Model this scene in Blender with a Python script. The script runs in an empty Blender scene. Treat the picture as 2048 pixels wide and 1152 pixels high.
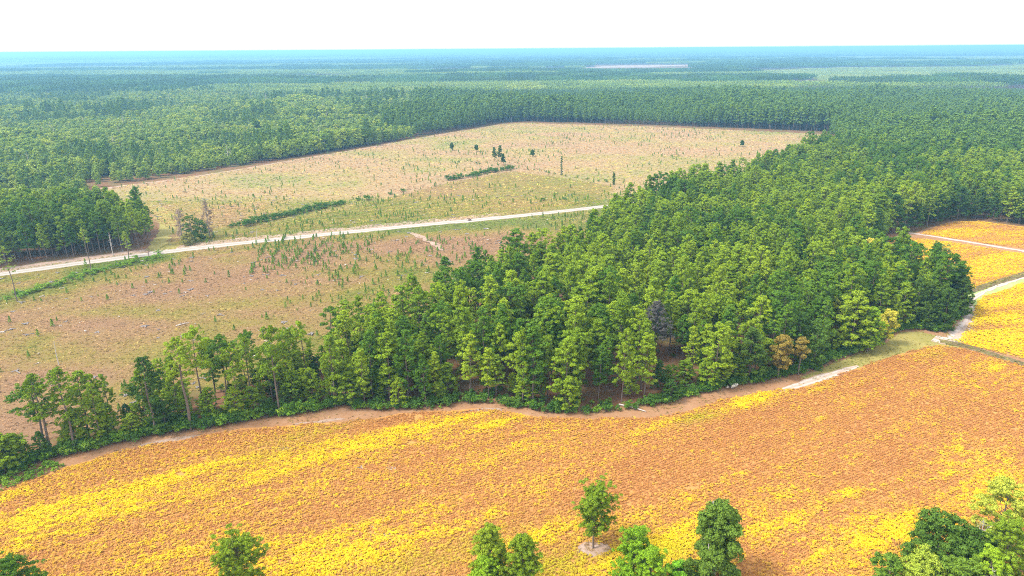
import bpy, math, random
import numpy as np

# ------------------------------------------------------------------ camera, sky, sun, exposure
sc = bpy.context.scene
CAM_H, PITCH, FPX, ROLL = 90.0, math.radians(19.3), 1365.0, math.atan(15 / 2048.0)
cam_d = bpy.data.cameras.new("camera"); cam = bpy.data.objects.new("camera", cam_d)
sc.collection.objects.link(cam); sc.camera = cam
cam_d.sensor_width = 36.0; cam_d.lens = FPX / 2048.0 * 36.0
cam_d.clip_start = 1.0; cam_d.clip_end = 80000.0
from mathutils import Matrix
cam.matrix_world = Matrix.Translation((0, 0, CAM_H)) @ Matrix.Rotation(math.pi / 2 - PITCH, 4, 'X') @ Matrix.Rotation(-ROLL, 4, 'Z')

SUN_EL, SUN_AZ = math.radians(54), math.radians(-105)       # azimuth from +Y, negative = left of the view
world = bpy.data.worlds.new("World"); sc.world = world; world.use_nodes = True
wn = world.node_tree; wn.nodes.clear()
sky = wn.nodes.new('ShaderNodeTexSky'); sky.sky_type = 'NISHITA'; sky.sun_disc = False
sky.sun_elevation = SUN_EL; sky.sun_rotation = SUN_AZ; sky.air_density = 1.0; sky.dust_density = 4.0
hs = wn.nodes.new('ShaderNodeHueSaturation'); hs.inputs['Saturation'].default_value = 0.22
mixw = wn.nodes.new('ShaderNodeMix'); mixw.data_type = 'RGBA'      # an even, bright overcast
mixw.inputs[0].default_value = 0.55
mixw.inputs[7].default_value = (9.0, 9.2, 9.6, 1)
bg = wn.nodes.new('ShaderNodeBackground'); bg.inputs[1].default_value = 0.065
wo = wn.nodes.new('ShaderNodeOutputWorld')
wn.links.new(sky.outputs[0], hs.inputs['Color']); wn.links.new(hs.outputs[0], mixw.inputs[6])
wn.links.new(mixw.outputs[2], bg.inputs[0]); wn.links.new(bg.outputs[0], wo.inputs[0])
sun_d = bpy.data.lights.new("sun", 'SUN'); sun = bpy.data.objects.new("sun", sun_d); sc.collection.objects.link(sun)
sun_d.energy = 1.3; sun_d.angle = math.radians(12); sun_d.color = (1.0, 0.95, 0.86)
from mathutils import Vector
sd = Vector((math.sin(SUN_AZ) * math.cos(SUN_EL), math.cos(SUN_AZ) * math.cos(SUN_EL), math.sin(SUN_EL)))
sun.rotation_euler = sd.to_track_quat('Z', 'Y').to_euler(); sun.location = sd * 400
sc.view_settings.view_transform = 'Standard'; sc.view_settings.look = 'None'
sc.view_settings.exposure = 2.2; sc.view_settings.gamma = 1.0; sc.view_settings.use_curve_mapping = False
sc.render.engine = 'CYCLES'
cy = sc.cycles
cy.max_bounces = 6; cy.diffuse_bounces = 3; cy.glossy_bounces = 1; cy.transmission_bounces = 3; cy.volume_bounces = 0
cy.filter_width = 1.0; cy.use_denoising = False; cy.use_adaptive_sampling = True; cy.adaptive_threshold = 0.008
try: cy.denoiser = 'OPENIMAGEDENOISE'
except Exception: pass

# ------------------------------------------------------------------ helpers
rng = np.random.default_rng(7); random.seed(7)
C = sc.collection.objects

def G(px, py, z=0.0):
    """Ground (or height z) point that the photograph shows at pixel px, py (2048 x 1152)."""
    u, v = (px - 1024) / FPX, (576 - py) / FPX
    c, s = math.cos(ROLL), math.sin(ROLL)
    u, v = u * c + v * s, -u * s + v * c
    r = (u, math.cos(PITCH) + v * math.sin(PITCH), -math.sin(PITCH) + v * math.cos(PITCH))
    t = (z - CAM_H) / r[2]
    return (r[0] * t, r[1] * t)

def project(x, y, z=0.0):
    x = np.asarray(x, float); y = np.asarray(y, float); dz = z - CAM_H
    depth = y * math.cos(PITCH) - dz * math.sin(PITCH)
    up = y * math.sin(PITCH) + dz * math.cos(PITCH)
    u, v = x / depth, up / depth
    c, s = math.cos(ROLL), math.sin(ROLL)
    u, v = u * c - v * s, u * s + v * c
    return 1024 + u * FPX, 576 - v * FPX

def GP(pts): return [G(*p) for p in pts]

def inside(x, y, poly):
    x = np.asarray(x); y = np.asarray(y); r = np.zeros(x.shape, bool)
    n = len(poly)
    for i in range(n):
        x1, y1 = poly[i]; x2, y2 = poly[(i + 1) % n]
        if y1 == y2: continue
        cnd = ((y1 > y) != (y2 > y)) & (x < (x2 - x1) * (y - y1) / (y2 - y1) + x1)
        r ^= cnd
    return r

def hash2(ix, iy, seed):
    h = (ix.astype(np.int64) * 374761393 + iy.astype(np.int64) * 668265263 + seed * 974634777) & 0xffffffff
    h = ((h ^ (h >> 13)) * 1274126177) & 0xffffffff
    return ((h ^ (h >> 16)) & 0xffff) / 65535.0

def vnoise(x, y, seed=0):
    ix, iy = np.floor(x), np.floor(y); fx, fy = x - ix, y - iy
    fx = fx * fx * (3 - 2 * fx); fy = fy * fy * (3 - 2 * fy)
    a, b = hash2(ix, iy, seed), hash2(ix + 1, iy, seed); c, d = hash2(ix, iy + 1, seed), hash2(ix + 1, iy + 1, seed)
    return (a * (1 - fx) + b * fx) * (1 - fy) + (c * (1 - fx) + d * fx) * fy

def fbm(x, y, seed=0, octs=3):
    s = 0; a = 1; t = 0
    for k in range(octs):
        s = s + a * vnoise(x * 2 ** k, y * 2 ** k, seed + k * 17); t += a; a *= 0.55
    return s / t

def mesh_from(name, v, faces_flat, nper, mats=(), mat_idx=None, attrs=None):
    """v (n,3); faces_flat list of (m,k) index arrays of one size each, concatenated."""
    me = bpy.data.meshes.new(name)
    v = np.asarray(v, np.float32)
    me.vertices.add(len(v)); me.vertices.foreach_set('co', v.ravel())
    fl = [np.asarray(f, np.int32) for f in faces_flat if len(f)]
    tot = sum(f.size for f in fl); npoly = sum(len(f) for f in fl)
    me.loops.add(tot); me.loops.foreach_set('vertex_index', np.concatenate([f.ravel() for f in fl]))
    me.polygons.add(npoly)
    sizes = np.concatenate([np.full(len(f), f.shape[1], np.int32) for f in fl])
    starts = np.concatenate([[0], np.cumsum(sizes)[:-1]]).astype(np.int32)
    me.polygons.foreach_set('loop_start', starts); me.polygons.foreach_set('loop_total', sizes)
    for m in mats: me.materials.append(m)
    if mat_idx is not None: me.polygons.foreach_set('material_index', np.asarray(mat_idx, np.int32))
    if attrs:
        for an, (dom, arr) in attrs.items():
            a = me.attributes.new(an, 'FLOAT', dom); a.data.foreach_set('value', np.asarray(arr, np.float32))
    me.update(calc_edges=True); me.validate()
    return me

class MB:
    """Collects triangles and quads with a material index and a per-point tone."""
    def __init__(s): s.v = []; s.t = []; s.q = []; s.tm = []; s.qm = []; s.tone = []; s.n = 0
    def add(s, v, tris=None, quads=None, m=0, tone=None):
        v = np.asarray(v, float); 
        if tris is not None and len(tris): s.t.append(np.asarray(tris) + s.n); s.tm.append(np.full(len(tris), m))
        if quads is not None and len(quads): s.q.append(np.asarray(quads) + s.n); s.qm.append(np.full(len(quads), m))
        s.v.append(v); s.tone.append(np.full(len(v), .5) if tone is None else np.asarray(tone, float)); s.n += len(v)
    def mesh(s, name, mats):
        fl, mi = [], []
        if s.t: fl.append(np.concatenate(s.t)); mi += s.tm
        if s.q: fl.append(np.concatenate(s.q)); mi += s.qm
        return mesh_from(name, np.concatenate(s.v), fl, 0, mats, np.concatenate(mi), {'tone': ('POINT', np.concatenate(s.tone))})

def tube(mb, pts, rad, sides=6, m=0):
    pts = np.asarray(pts, float); n = len(pts); rad = np.asarray(rad, float)
    d = np.gradient(pts, axis=0); d /= np.linalg.norm(d, axis=1)[:, None] + 1e-9
    ref = np.array([1., 0, 0]) if abs(d[0][0]) < .8 else np.array([0, 1., 0])
    a = np.cross(d, ref); a /= np.linalg.norm(a, axis=1)[:, None] + 1e-9; b = np.cross(d, a)
    ang = np.arange(sides) / sides * 2 * math.pi
    v = pts[:, None, :] + rad[:, None, None] * (np.cos(ang)[None, :, None] * a[:, None, :] + np.sin(ang)[None, :, None] * b[:, None, :])
    q = []
    for i in range(n - 1):
        for k in range(sides):
            q.append((i * sides + k, i * sides + (k + 1) % sides, (i + 1) * sides + (k + 1) % sides, (i + 1) * sides + k))
    mb.add(v.reshape(-1, 3), None, q, m)

def leaves(mb, cen, rad, n, size, r, flat=0.8, elong=2.2, jitter=0.5, m=0, toneamp=0.5):
    """n leaf-like triangles round each tuft centre, facing outwards with jitter."""
    cen = np.asarray(cen, float); N = len(cen)
    if N == 0: return
    rad = np.broadcast_to(np.asarray(rad, float), (N,))
    d = r.normal(size=(N, n, 3)); d /= np.linalg.norm(d, axis=2)[..., None]
    d[..., 2] = np.where(d[..., 2] < -0.35, -d[..., 2], d[..., 2])
    rr = rad[:, None] * (0.55 + 0.5 * r.random((N, n)))
    p = cen[:, None, :] + d * rr[..., None] * np.array([1, 1, flat])
    nor = d + r.normal(size=d.shape) * jitter; nor /= np.linalg.norm(nor, axis=2)[..., None]
    t = np.cross(nor, r.normal(size=d.shape)); t /= np.linalg.norm(t, axis=2)[..., None] + 1e-9
    b = np.cross(nor, t)
    L = size * (0.6 + 0.8 * r.random((N, n)))[..., None]; W = L / elong
    v = np.stack([p + t * L, p - t * L * .6 + b * W, p - t * L * .6 - b * W], axis=2).reshape(-1, 3)
    tone = np.repeat(np.clip(.5 + toneamp * (r.random(N) - .5), 0, 1), n * 3)
    mb.add(v, np.arange(len(v)).reshape(-1, 3), None, m, tone)

# ------------------------------------------------------------------ materials
def mat(name, build):
    m = bpy.data.materials.new(name); m.use_nodes = True; nt = m.node_tree; nt.nodes.clear()
    out = nt.nodes.new('ShaderNodeOutputMaterial')
    sh = build(nt); nt.links.new(sh, out.inputs[0]); return m

def N(nt, t, **kw):
    n = nt.nodes.new(t)
    for k, v in kw.items():
        if hasattr(n, k): setattr(n, k, v)
    return n

def mixc(nt, fac, a, b):
    n = nt.nodes.new('ShaderNodeMix'); n.data_type = 'RGBA'
    for sock, v in ((n.inputs[0], fac), (n.inputs[6], a), (n.inputs[7], b)):
        if isinstance(v, (int, float)): sock.default_value = v
        elif isinstance(v, tuple): sock.default_value = (*v, 1) if len(v) == 3 else v
        else: nt.links.new(v, sock)
    return n.outputs[2]

def noise(nt, scale, detail=4, rough=.55, vec=None, dist=0.0):
    n = nt.nodes.new('ShaderNodeTexNoise'); n.inputs['Scale'].default_value = scale; n.inputs['Detail'].default_value = detail
    n.inputs['Roughness'].default_value = rough; n.inputs['Distortion'].default_value = dist
    if vec is None: vec = nt.nodes.new('ShaderNodeNewGeometry').outputs['Position']
    nt.links.new(vec, n.inputs['Vector']); return n.outputs['Fac']

def ramp(nt, fac, stops):
    n = nt.nodes.new('ShaderNodeValToRGB'); cr = n.color_ramp
    while len(cr.elements) < len(stops): cr.elements.new(0.5)
    for e, (p, c) in zip(cr.elements, stops): e.position = p; e.color = (*c, 1)
    nt.links.new(fac, n.inputs[0]); return n.outputs[0]

def maprange(nt, v, a, b, c=0.0, d=1.0):
    n = nt.nodes.new('ShaderNodeMapRange'); n.inputs[1].default_value = a; n.inputs[2].default_value = b
    n.inputs[3].default_value = c; n.inputs[4].default_value = d; nt.links.new(v, n.inputs[0]); return n.outputs[0]

def diffuse(nt, col, rough=0.9, bump=None, trans=0.0, spec=0.15):
    p = nt.nodes.new('ShaderNodeBsdfPrincipled'); p.inputs['Roughness'].default_value = rough
    p.inputs['Specular IOR Level'].default_value = spec
    if isinstance(col, tuple): p.inputs['Base Color'].default_value = (*col, 1)
    else: nt.links.new(col, p.inputs['Base Color'])
    if bump is not None:
        b = nt.nodes.new('ShaderNodeBump'); b.inputs['Strength'].default_value = bump[1]; b.inputs['Distance'].default_value = bump[2]
        nt.links.new(bump[0], b.inputs['Height']); nt.links.new(b.outputs[0], p.inputs['Normal'])
    if trans <= 0: return p.outputs[0]
    t = nt.nodes.new('ShaderNodeBsdfTranslucent')
    if isinstance(col, tuple): t.inputs[0].default_value = (*col, 1)
    else: nt.links.new(col, t.inputs[0])
    x = nt.nodes.new('ShaderNodeMixShader'); x.inputs[0].default_value = trans
    nt.links.new(p.outputs[0], x.inputs[1]); nt.links.new(t.outputs[0], x.inputs[2]); return x.outputs[0]

def foliage(name, c_dark, c_mid, c_light, trans=.15):
    def b(nt):
        oi = nt.nodes.new('ShaderNodeObjectInfo')
        a = nt.nodes.new('ShaderNodeAttribute'); a.attribute_name = 'tone'
        base = ramp(nt, oi.outputs['Random'], [(0.0, c_dark), (0.5, c_mid), (1.0, c_light)])
        col = mixc(nt, maprange(nt, a.outputs['Fac'], 0, 1, 0, .45), base, c_light)
        return diffuse(nt, col, .75, None, trans, .1)
    return mat(name, b)

def bark(name, c1, c2, sc_=3.0):
    return mat(name, lambda nt: diffuse(nt, mixc(nt, noise(nt, sc_, 4), c1, c2), .95))

M = {}
M['pine'] = foliage('pine_needles', (.105, .185, .009), (.165, .260, .012), (.245, .335, .016))
M['pine_light'] = foliage('light_pine_needles', (.175, .275, .012), (.215, .320, .015), (.280, .370, .018))
M['pine_deep'] = foliage('deep_pine_needles', (.058, .138, .011), (.082, .172, .012), (.125, .220, .015))
M['pine_bright'] = foliage('bright_pine_needles', (.15, .30, .012), (.19, .34, .015), (.27, .40, .02))
M['pine_dark'] = foliage('dark_pine_needles', (.036, .092, .010), (.055, .115, .012), (.090, .150, .016))
M['pine_field'] = foliage('field_pine_needles', (.13, .22, .012), (.17, .26, .014), (.26, .34, .02))
M['pine_young'] = foliage('young_pine_needles', (.14, .225, .020), (.205, .30, .026), (.30, .37, .042))
M['pine_mature'] = foliage('far_pine_needles', (.080, .155, .016), (.115, .205, .020), (.165, .255, .026))
M['far_young'] = foliage('far_plantation', (.20, .28, .05), (.26, .33, .06), (.33, .38, .08))
M['leaf'] = foliage('broad_leaves', (.075, .155, .014), (.11, .20, .018), (.16, .25, .025))
M['leaf_dark'] = foliage('dark_broad_leaves', (.055, .12, .014), (.080, .155, .018), (.125, .205, .024))
M['leaf_bright'] = foliage('bright_broad_leaves', (.15, .38, .02), (.18, .42, .02), (.25, .48, .03))
M['leaf_yellow'] = foliage('yellowing_leaves', (.34, .36, .03), (.45, .42, .04), (.58, .50, .06))
M['leaf_lime'] = foliage('lime_leaves', (.24, .33, .03), (.30, .37, .035), (.40, .44, .05))
M['leaf_orange'] = foliage('orange_leaves', (.18, .185, .025), (.22, .19, .03), (.31, .22, .042))
M['leaf_olive'] = foliage('olive_leaves', (.15, .20, .04), (.20, .23, .05), (.30, .29, .08))
M['leaf_grey'] = foliage('grey_leaves', (.16, .19, .11), (.20, .22, .14), (.30, .31, .24))
M['leaf_brown'] = foliage('brown_twigs', (.22, .15, .09), (.28, .19, .13), (.38, .28, .21))
M['shrub'] = foliage('shrub_leaves', (.09, .21, .015), (.14, .27, .02), (.22, .34, .025))
M['shrub_dark'] = foliage('dark_shrub_leaves', (.045, .12, .013), (.065, .15, .018), (.10, .19, .022))
M['dead_needles'] = foliage('dead_needles', (.085, .080, .074), (.10, .094, .088), (.13, .12, .11))
M['blossom'] = foliage('white_blossom', (.55, .53, .45), (.65, .62, .55), (.75, .72, .66))
M['bark'] = bark('pine_bark', (.10, .075, .06), (.22, .17, .14))
M['bark_pale'] = bark('pale_bark', (.33, .29, .26), (.55, .50, .46))
M['bark_grey'] = bark('grey_bark', (.16, .14, .14), (.27, .25, .25))
M['bark_dark'] = bark('dark_twigs', (.045, .04, .045), (.085, .075, .085))
M['bark_red'] = bark('dark_red_twigs', (.10, .045, .04), (.18, .08, .07))

def m_crop():
    def b(nt):
        a = nt.nodes.new('ShaderNodeAttribute'); a.attribute_name = 'ripe'; a.attribute_type = 'INSTANCER'
        g = nt.nodes.new('ShaderNodeAttribute'); g.attribute_name = 'green'; g.attribute_type = 'INSTANCER'
        t = nt.nodes.new('ShaderNodeAttribute'); t.attribute_name = 'tone'
        j = N(nt, 'ShaderNodeMath', operation='MULTIPLY_ADD'); j.inputs[1].default_value = .22; nt.links.new(t.outputs['Fac'], j.inputs[0])
        s = N(nt, 'ShaderNodeMath', operation='SUBTRACT'); s.inputs[1].default_value = .11; nt.links.new(a.outputs['Fac'], s.inputs[0])
        nt.links.new(s.outputs[0], j.inputs[2])
        col = ramp(nt, j.outputs[0], [(0.0, (.42, .185, .062)), (.30, (.52, .255, .080)), (.50, (.58, .335, .064)), (.74, (.66, .44, .030)), (1.0, (.76, .57, .022))])
        col = mixc(nt, g.outputs['Fac'], col, (.42, .40, .02))
        return diffuse(nt, col, .85, None, .18, .05)
    return mat('soybean_leaves', b)
M['crop'] = m_crop()
def m_dry():
    def b(nt):
        a = nt.nodes.new('ShaderNodeAttribute'); a.attribute_name = 'ripe'; a.attribute_type = 'INSTANCER'
        t = nt.nodes.new('ShaderNodeAttribute'); t.attribute_name = 'tone'
        col = ramp(nt, a.outputs['Fac'], [(0.0, (.37, .225, .125)), (.30, (.38, .255, .112)), (.55, (.34, .275, .070)), (.80, (.23, .245, .038)), (1.0, (.12, .19, .02))])
        l_ = nt.nodes.new('ShaderNodeAttribute'); l_.attribute_name = 'lum'; l_.attribute_type = 'INSTANCER'
        vm = N(nt, 'ShaderNodeVectorMath', operation='SCALE'); nt.links.new(col, vm.inputs[0]); nt.links.new(l_.outputs['Fac'], vm.inputs['Scale']); col = vm.outputs[0]
        col = mixc(nt, maprange(nt, t.outputs['Fac'], 0, 1, 0, .2), col, (.40, .29, .15))
        return diffuse(nt, col, .9, None, .2, .05)
    return mat('dry_grass', b)
M['dry'] = m_dry()

def ground_mat(name, stops, s1=.05, s2=.8, fine=(.75, 1.2), bump=.5, bd=.3):
    def b(nt):
        n1 = noise(nt, s1, 5, .6, dist=.6); n2 = noise(nt, s2, 5, .65)
        mx = N(nt, 'ShaderNodeMath', operation='MULTIPLY_ADD'); mx.inputs[1].default_value = .45
        nt.links.new(n2, mx.inputs[0])
        m0 = N(nt, 'ShaderNodeMath', operation='MULTIPLY_ADD'); m0.inputs[1].default_value = .75; m0.inputs[2].default_value = -.1
        nt.links.new(n1, m0.inputs[0]); nt.links.new(m0.outputs[0], mx.inputs[2])
        col = ramp(nt, mx.outputs[0], stops)
        return diffuse(nt, col, .95, (n2, bump, bd), 0, .05)
    return mat(name, b)
M['ground'] = ground_mat('forest_floor', [(.25, (.09, .055, .028)), (.45, (.17, .085, .045)), (.6, (.12, .10, .035)), (.8, (.22, .12, .065))], .06, .9)
M['field'] = ground_mat('field_soil', [(.2, (.32, .15, .052)), (.5, (.40, .20, .064)), (.8, (.46, .26, .066))], .08, 1.5)
M['margin'] = ground_mat('bare_margin_soil', [(.2, (.18, .085, .038)), (.45, (.26, .14, .072)), (.6, (.29, .165, .09)), (.85, (.38, .26, .17))], .10, 1.1, bump=.25)
M['clear'] = ground_mat('cutover_ground', [(.18, (.30, .18, .08)), (.38, (.39, .24, .15)), (.55, (.34, .27, .10)), (.72, (.40, .29, .15)), (.9, (.46, .33, .23))], .035, .7, bump=.6, bd=.5)
M['grass'] = ground_mat('mown_grass', [(.2, (.16, .15, .04)), (.5, (.25, .215, .065)), (.8, (.33, .27, .10))], .12, 1.2)
M['grass_pale'] = ground_mat('pale_grass', [(.2, (.20, .26, .08)), (.5, (.27, .33, .12)), (.8, (.35, .38, .18))], .12, 1.2)
M['sand'] = ground_mat('white_sand', [(.2, (.32, .24, .19)), (.5, (.40, .34, .30)), (.8, (.48, .44, .41))], .15, 1.5, bump=.2)
def m_road(name, c_track, c_mid, c_edge):
    def b(nt):
        a = nt.nodes.new('ShaderNodeAttribute'); a.attribute_name = 'across'
        ab = N(nt, 'ShaderNodeMath', operation='ABSOLUTE'); nt.links.new(a.outputs['Fac'], ab.inputs[0])
        n1 = noise(nt, .25, 5, .65); n2 = noise(nt, 1.6, 4, .6)
        ad = N(nt, 'ShaderNodeMath', operation='MULTIPLY_ADD'); ad.inputs[1].default_value = .5; nt.links.new(n1, ad.inputs[0]); nt.links.new(ab.outputs[0], ad.inputs[2])
        su = N(nt, 'ShaderNodeMath', operation='SUBTRACT'); su.inputs[1].default_value = .25; nt.links.new(ad.outputs[0], su.inputs[0])
        col = ramp(nt, su.outputs[0], [(0.0, c_mid), (.22, c_mid), (.38, c_track), (.62, c_track), (.80, c_mid), (1.0, c_edge)])
        col = mixc(nt, maprange(nt, n2, .3, .75, 0, .55), col, c_mid)
        return diffuse(nt, col, .95, (n2, .25, .1), 0, .05)
    return mat(name, b)
M['road'] = m_road('gravel_road', (.35, .32, .295), (.28, .245, .205), (.20, .16, .075))
M['sand_track'] = m_road('sand_track', (.44, .385, .35), (.37, .28, .225), (.27, .165, .10))
M['ditch'] = ground_mat('ditch_soil', [(.2, (.05, .045, .025)), (.5, (.13, .10, .05)), (.8, (.26, .22, .09))], .3, 1.6)
M['litter'] = ground_mat('pale_litter', [(.2, (.21, .135, .085)), (.5, (.29, .205, .155)), (.8, (.40, .32, .27))], .3, 2.0)

# ------------------------------------------------------------------ scene objects: helpers
def tag(o, label=None, cat=None, group=None, kind=None):
    if label: o['label'] = label
    if cat: o['category'] = cat
    if group: o['group'] = group
    if kind: o['kind'] = kind
    return o

def link(name, me, parent=None):
    o = bpy.data.objects.new(name, me); C.link(o)
    if parent: o.parent = parent
    return o

def rough_edge(poly, step=2.5, amp=.6, seed=1, closed=True):
    out = []; n = len(poly)
    for i in range(n if closed else n - 1):
        a = np.array(poly[i]); b = np.array(poly[(i + 1) % n]); L = np.linalg.norm(b - a)
        k = max(1, min(400, int(L / step)))
        for j in range(k): out.append(a + (b - a) * j / k)
    if not closed: out.append(np.array(poly[-1]))
    out = np.array(out)
    dx = fbm(out[:, 0] * .12 + 31, out[:, 1] * .12, seed) - .5 + .5 * (vnoise(out[:, 0] * .7, out[:, 1] * .7 + 9, seed + 5) - .5)
    dy = fbm(out[:, 0] * .12, out[:, 1] * .12 + 77, seed + 3) - .5 + .5 * (vnoise(out[:, 0] * .7 + 3, out[:, 1] * .7, seed + 8) - .5)
    out[:, 0] += dx * 2 * amp; out[:, 1] += dy * 2 * amp
    return out

def smooth(poly, it=2, closed=False):
    p = np.array(poly, float)
    for _ in range(it):
        if closed: q = np.roll(p, -1, 0); p = np.stack([.75 * p + .25 * q, .25 * p + .75 * q], 1).reshape(-1, 2)
        else:
            a, b = p[:-1], p[1:]; m_ = np.stack([.75 * a + .25 * b, .25 * a + .75 * b], 1).reshape(-1, 2)
            p = np.concatenate([p[:1], m_, p[-1:]])
    return p

def sheet(name, poly, z, m, amp=.6, seed=1, step=2.5):
    e = rough_edge(poly, step, amp, seed) if amp > 0 else np.array(poly)
    from mathutils.geometry import tessellate_polygon
    v = np.column_stack([e, np.full(len(e), z)])
    tris = tessellate_polygon([[Vector(p) for p in v]])
    me = bpy.data.meshes.new(name); me.from_pydata([tuple(p) for p in v], [], tris); me.update()
    if me.polygons:   # all faces up
        for p in me.polygons:
            if p.normal.z < 0: p.flip()
    me.materials.append(m)
    return tag(link(name, me), kind='structure')

def strip(name, line, widths, z, m, amp=.3, seed=1, it=2, jag=1.0):
    """A track along a world polyline with ragged sides, a slight crown and an 'across' coordinate for wheel tracks."""
    p = smooth(line, it); w = np.interp(np.linspace(0, 1, len(p)), np.linspace(0, 1, len(widths)), widths)
    seg = np.linalg.norm(np.diff(p, axis=0), axis=1); s = np.concatenate([[0], np.cumsum(seg)])
    n = max(4, min(900, int(s[-1] / 1.0))); t = np.linspace(0, s[-1], n)
    q = np.column_stack([np.interp(t, s, p[:, 0]), np.interp(t, s, p[:, 1])]); w = np.interp(t, s, w)
    d = np.gradient(q, axis=0); d /= np.linalg.norm(d, axis=1)[:, None]; nr = np.column_stack([-d[:, 1], d[:, 0]])
    rag = lambda k: 1 + jag * amp * ((fbm(t * .22, t * 0 + k, seed + k, 3) - .5) * 2.2 + (vnoise(t * 1.3, t * 0 + k, seed + 2 * k) - .5) * .7)
    wl, wr = w / 2 * rag(3), w / 2 * rag(7); cols = np.linspace(-1, 1, 9); v, ac = [], []
    for c_ in cols:
        off = np.where(c_ > 0, c_ * wl, c_ * wr); v.append(np.column_stack([q + nr * off[:, None], np.full(n, z + .025 * (1 - c_ * c_))])); ac.append(np.full(n, c_))
    qd = [((k + 1) * n + i, k * n + i, k * n + i + 1, (k + 1) * n + i + 1) for k in range(8) for i in range(n - 1)]
    me = mesh_from(name, np.concatenate(v), [np.array(qd)], 4, [m], None, {'across': ('POINT', np.concatenate(ac))})
    if me.polygons[0].normal.z < 0: me.flip_normals()
    return tag(link(name, me), kind='structure')

GN_CACHE = {}
def scatter(name, pts, variants, idx, scale, rotz, attrs=None, label=None, cat=None, tilt=None):
    """One object of kind stuff: variants instanced on points with geometry nodes."""
    pts = np.asarray(pts, np.float32); n = len(pts)
    me = bpy.data.meshes.new(name); me.vertices.add(n); me.vertices.foreach_set('co', pts.ravel())
    scale = np.asarray(scale, np.float32)
    if scale.ndim == 1: scale = np.repeat(scale[:, None], 3, 1)
    rot = np.zeros((n, 3), np.float32); rot[:, 2] = rotz
    if tilt is not None: rot[:, 0] = tilt[:, 0]; rot[:, 1] = tilt[:, 1]
    a = me.attributes.new('vidx', 'INT', 'POINT'); a.data.foreach_set('value', np.asarray(idx, np.int32))
    a = me.attributes.new('vscale', 'FLOAT_VECTOR', 'POINT'); a.data.foreach_set('vector', scale.ravel())
    a = me.attributes.new('vrot', 'FLOAT_VECTOR', 'POINT'); a.data.foreach_set('vector', rot.ravel())
    for k, arr in (attrs or {}).items():
        a = me.attributes.new(k, 'FLOAT', 'POINT'); a.data.foreach_set('value', np.asarray(arr, np.float32))
    o = link(name, me)
    key = tuple(v.name for v in variants)
    if key not in GN_CACHE:
        col = bpy.data.collections.new('variants_' + name)
        for k, vme in enumerate(variants):
            col.objects.link(bpy.data.objects.new('%s_%02d' % (name, k), vme))
        ng = bpy.data.node_groups.new('scatter_' + name, 'GeometryNodeTree')
        ng.interface.new_socket('Geometry', in_out='INPUT', socket_type='NodeSocketGeometry')
        ng.interface.new_socket('Geometry', in_out='OUTPUT', socket_type='NodeSocketGeometry')
        gi = ng.nodes.new('NodeGroupInput'); go = ng.nodes.new('NodeGroupOutput')
        ci = ng.nodes.new('GeometryNodeCollectionInfo'); ci.inputs[0].default_value = col
        ci.inputs['Separate Children'].default_value = True; ci.inputs['Reset Children'].default_value = True
        ip = ng.nodes.new('GeometryNodeInstanceOnPoints'); ip.inputs['Pick Instance'].default_value = True
        def na(nm, dt):
            x = ng.nodes.new('GeometryNodeInputNamedAttribute'); x.data_type = dt; x.inputs['Name'].default_value = nm
            return [s for s in x.outputs if s.enabled and s.name == 'Attribute'][0]
        ng.links.new(gi.outputs[0], ip.inputs['Points']); ng.links.new(ci.outputs[0], ip.inputs['Instance'])
        ng.links.new(na('vidx', 'INT'), ip.inputs['Instance Index']); ng.links.new(na('vscale', 'FLOAT_VECTOR'), ip.inputs['Scale'])
        er = ng.nodes.new('FunctionNodeEulerToRotation'); ng.links.new(na('vrot', 'FLOAT_VECTOR'), er.inputs[0])
        ng.links.new(er.outputs[0], ip.inputs['Rotation']); ng.links.new(ip.outputs[0], go.inputs[0])
        GN_CACHE[key] = ng
    md = o.modifiers.new('scatter', 'NODES'); md.node_group = GN_CACHE[key]
    return tag(o, label, cat, None, 'stuff')

def dist_line(x, y, line):
    best = np.full(np.shape(x), 1e9); p = np.asarray(line, float)
    for a, b in zip(p[:-1], p[1:]):
        d = b - a; L2 = (d ** 2).sum() + 1e-9
        t = np.clip(((x - a[0]) * d[0] + (y - a[1]) * d[1]) / L2, 0, 1)
        best = np.minimum(best, np.hypot(x - a[0] - t * d[0], y - a[1] - t * d[1]))
    return best

def jgrid(x0, x1, y0, y1, sx, sy, r, jit=.45):
    gx, gy = np.meshgrid(np.arange(x0, x1, sx), np.arange(y0, y1, sy)); gx = gx.ravel().astype(float); gy = gy.ravel().astype(float)
    return gx + r.uniform(-jit, jit, gx.size) * sx, gy + r.uniform(-jit, jit, gy.size) * sy

def in_frame(x, y, z=0., mx=60, my=60):
    px, py = project(x, y, z); return (px > -mx) & (px < 2048 + mx) & (py < 1152 + my)

# ------------------------------------------------------------------ layout on the ground
ROW = math.radians(28)                       # direction of the crop rows
rc, rs = math.cos(ROW), math.sin(ROW)
WOODS_FRONT = [(-120, 985), (0, 958), (60, 932), (130, 916), (230, 893), (330, 870), (440, 856), (500, 846), (600, 832), (690, 816), (730, 824), (860, 822),
               (920, 812), (985, 809), (1030, 818), (1110, 830), (1250, 826), (1330, 812), (1440, 783), (1530, 766), (1600, 750), (1700, 714), (1760, 690), (1790, 668),
               (1830, 660), (1880, 666), (1918, 640), (1932, 606)]
WOODS_RIGHT = [(1920, 592), (1850, 578), (1785, 558), (1752, 505), (1775, 468)]
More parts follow.
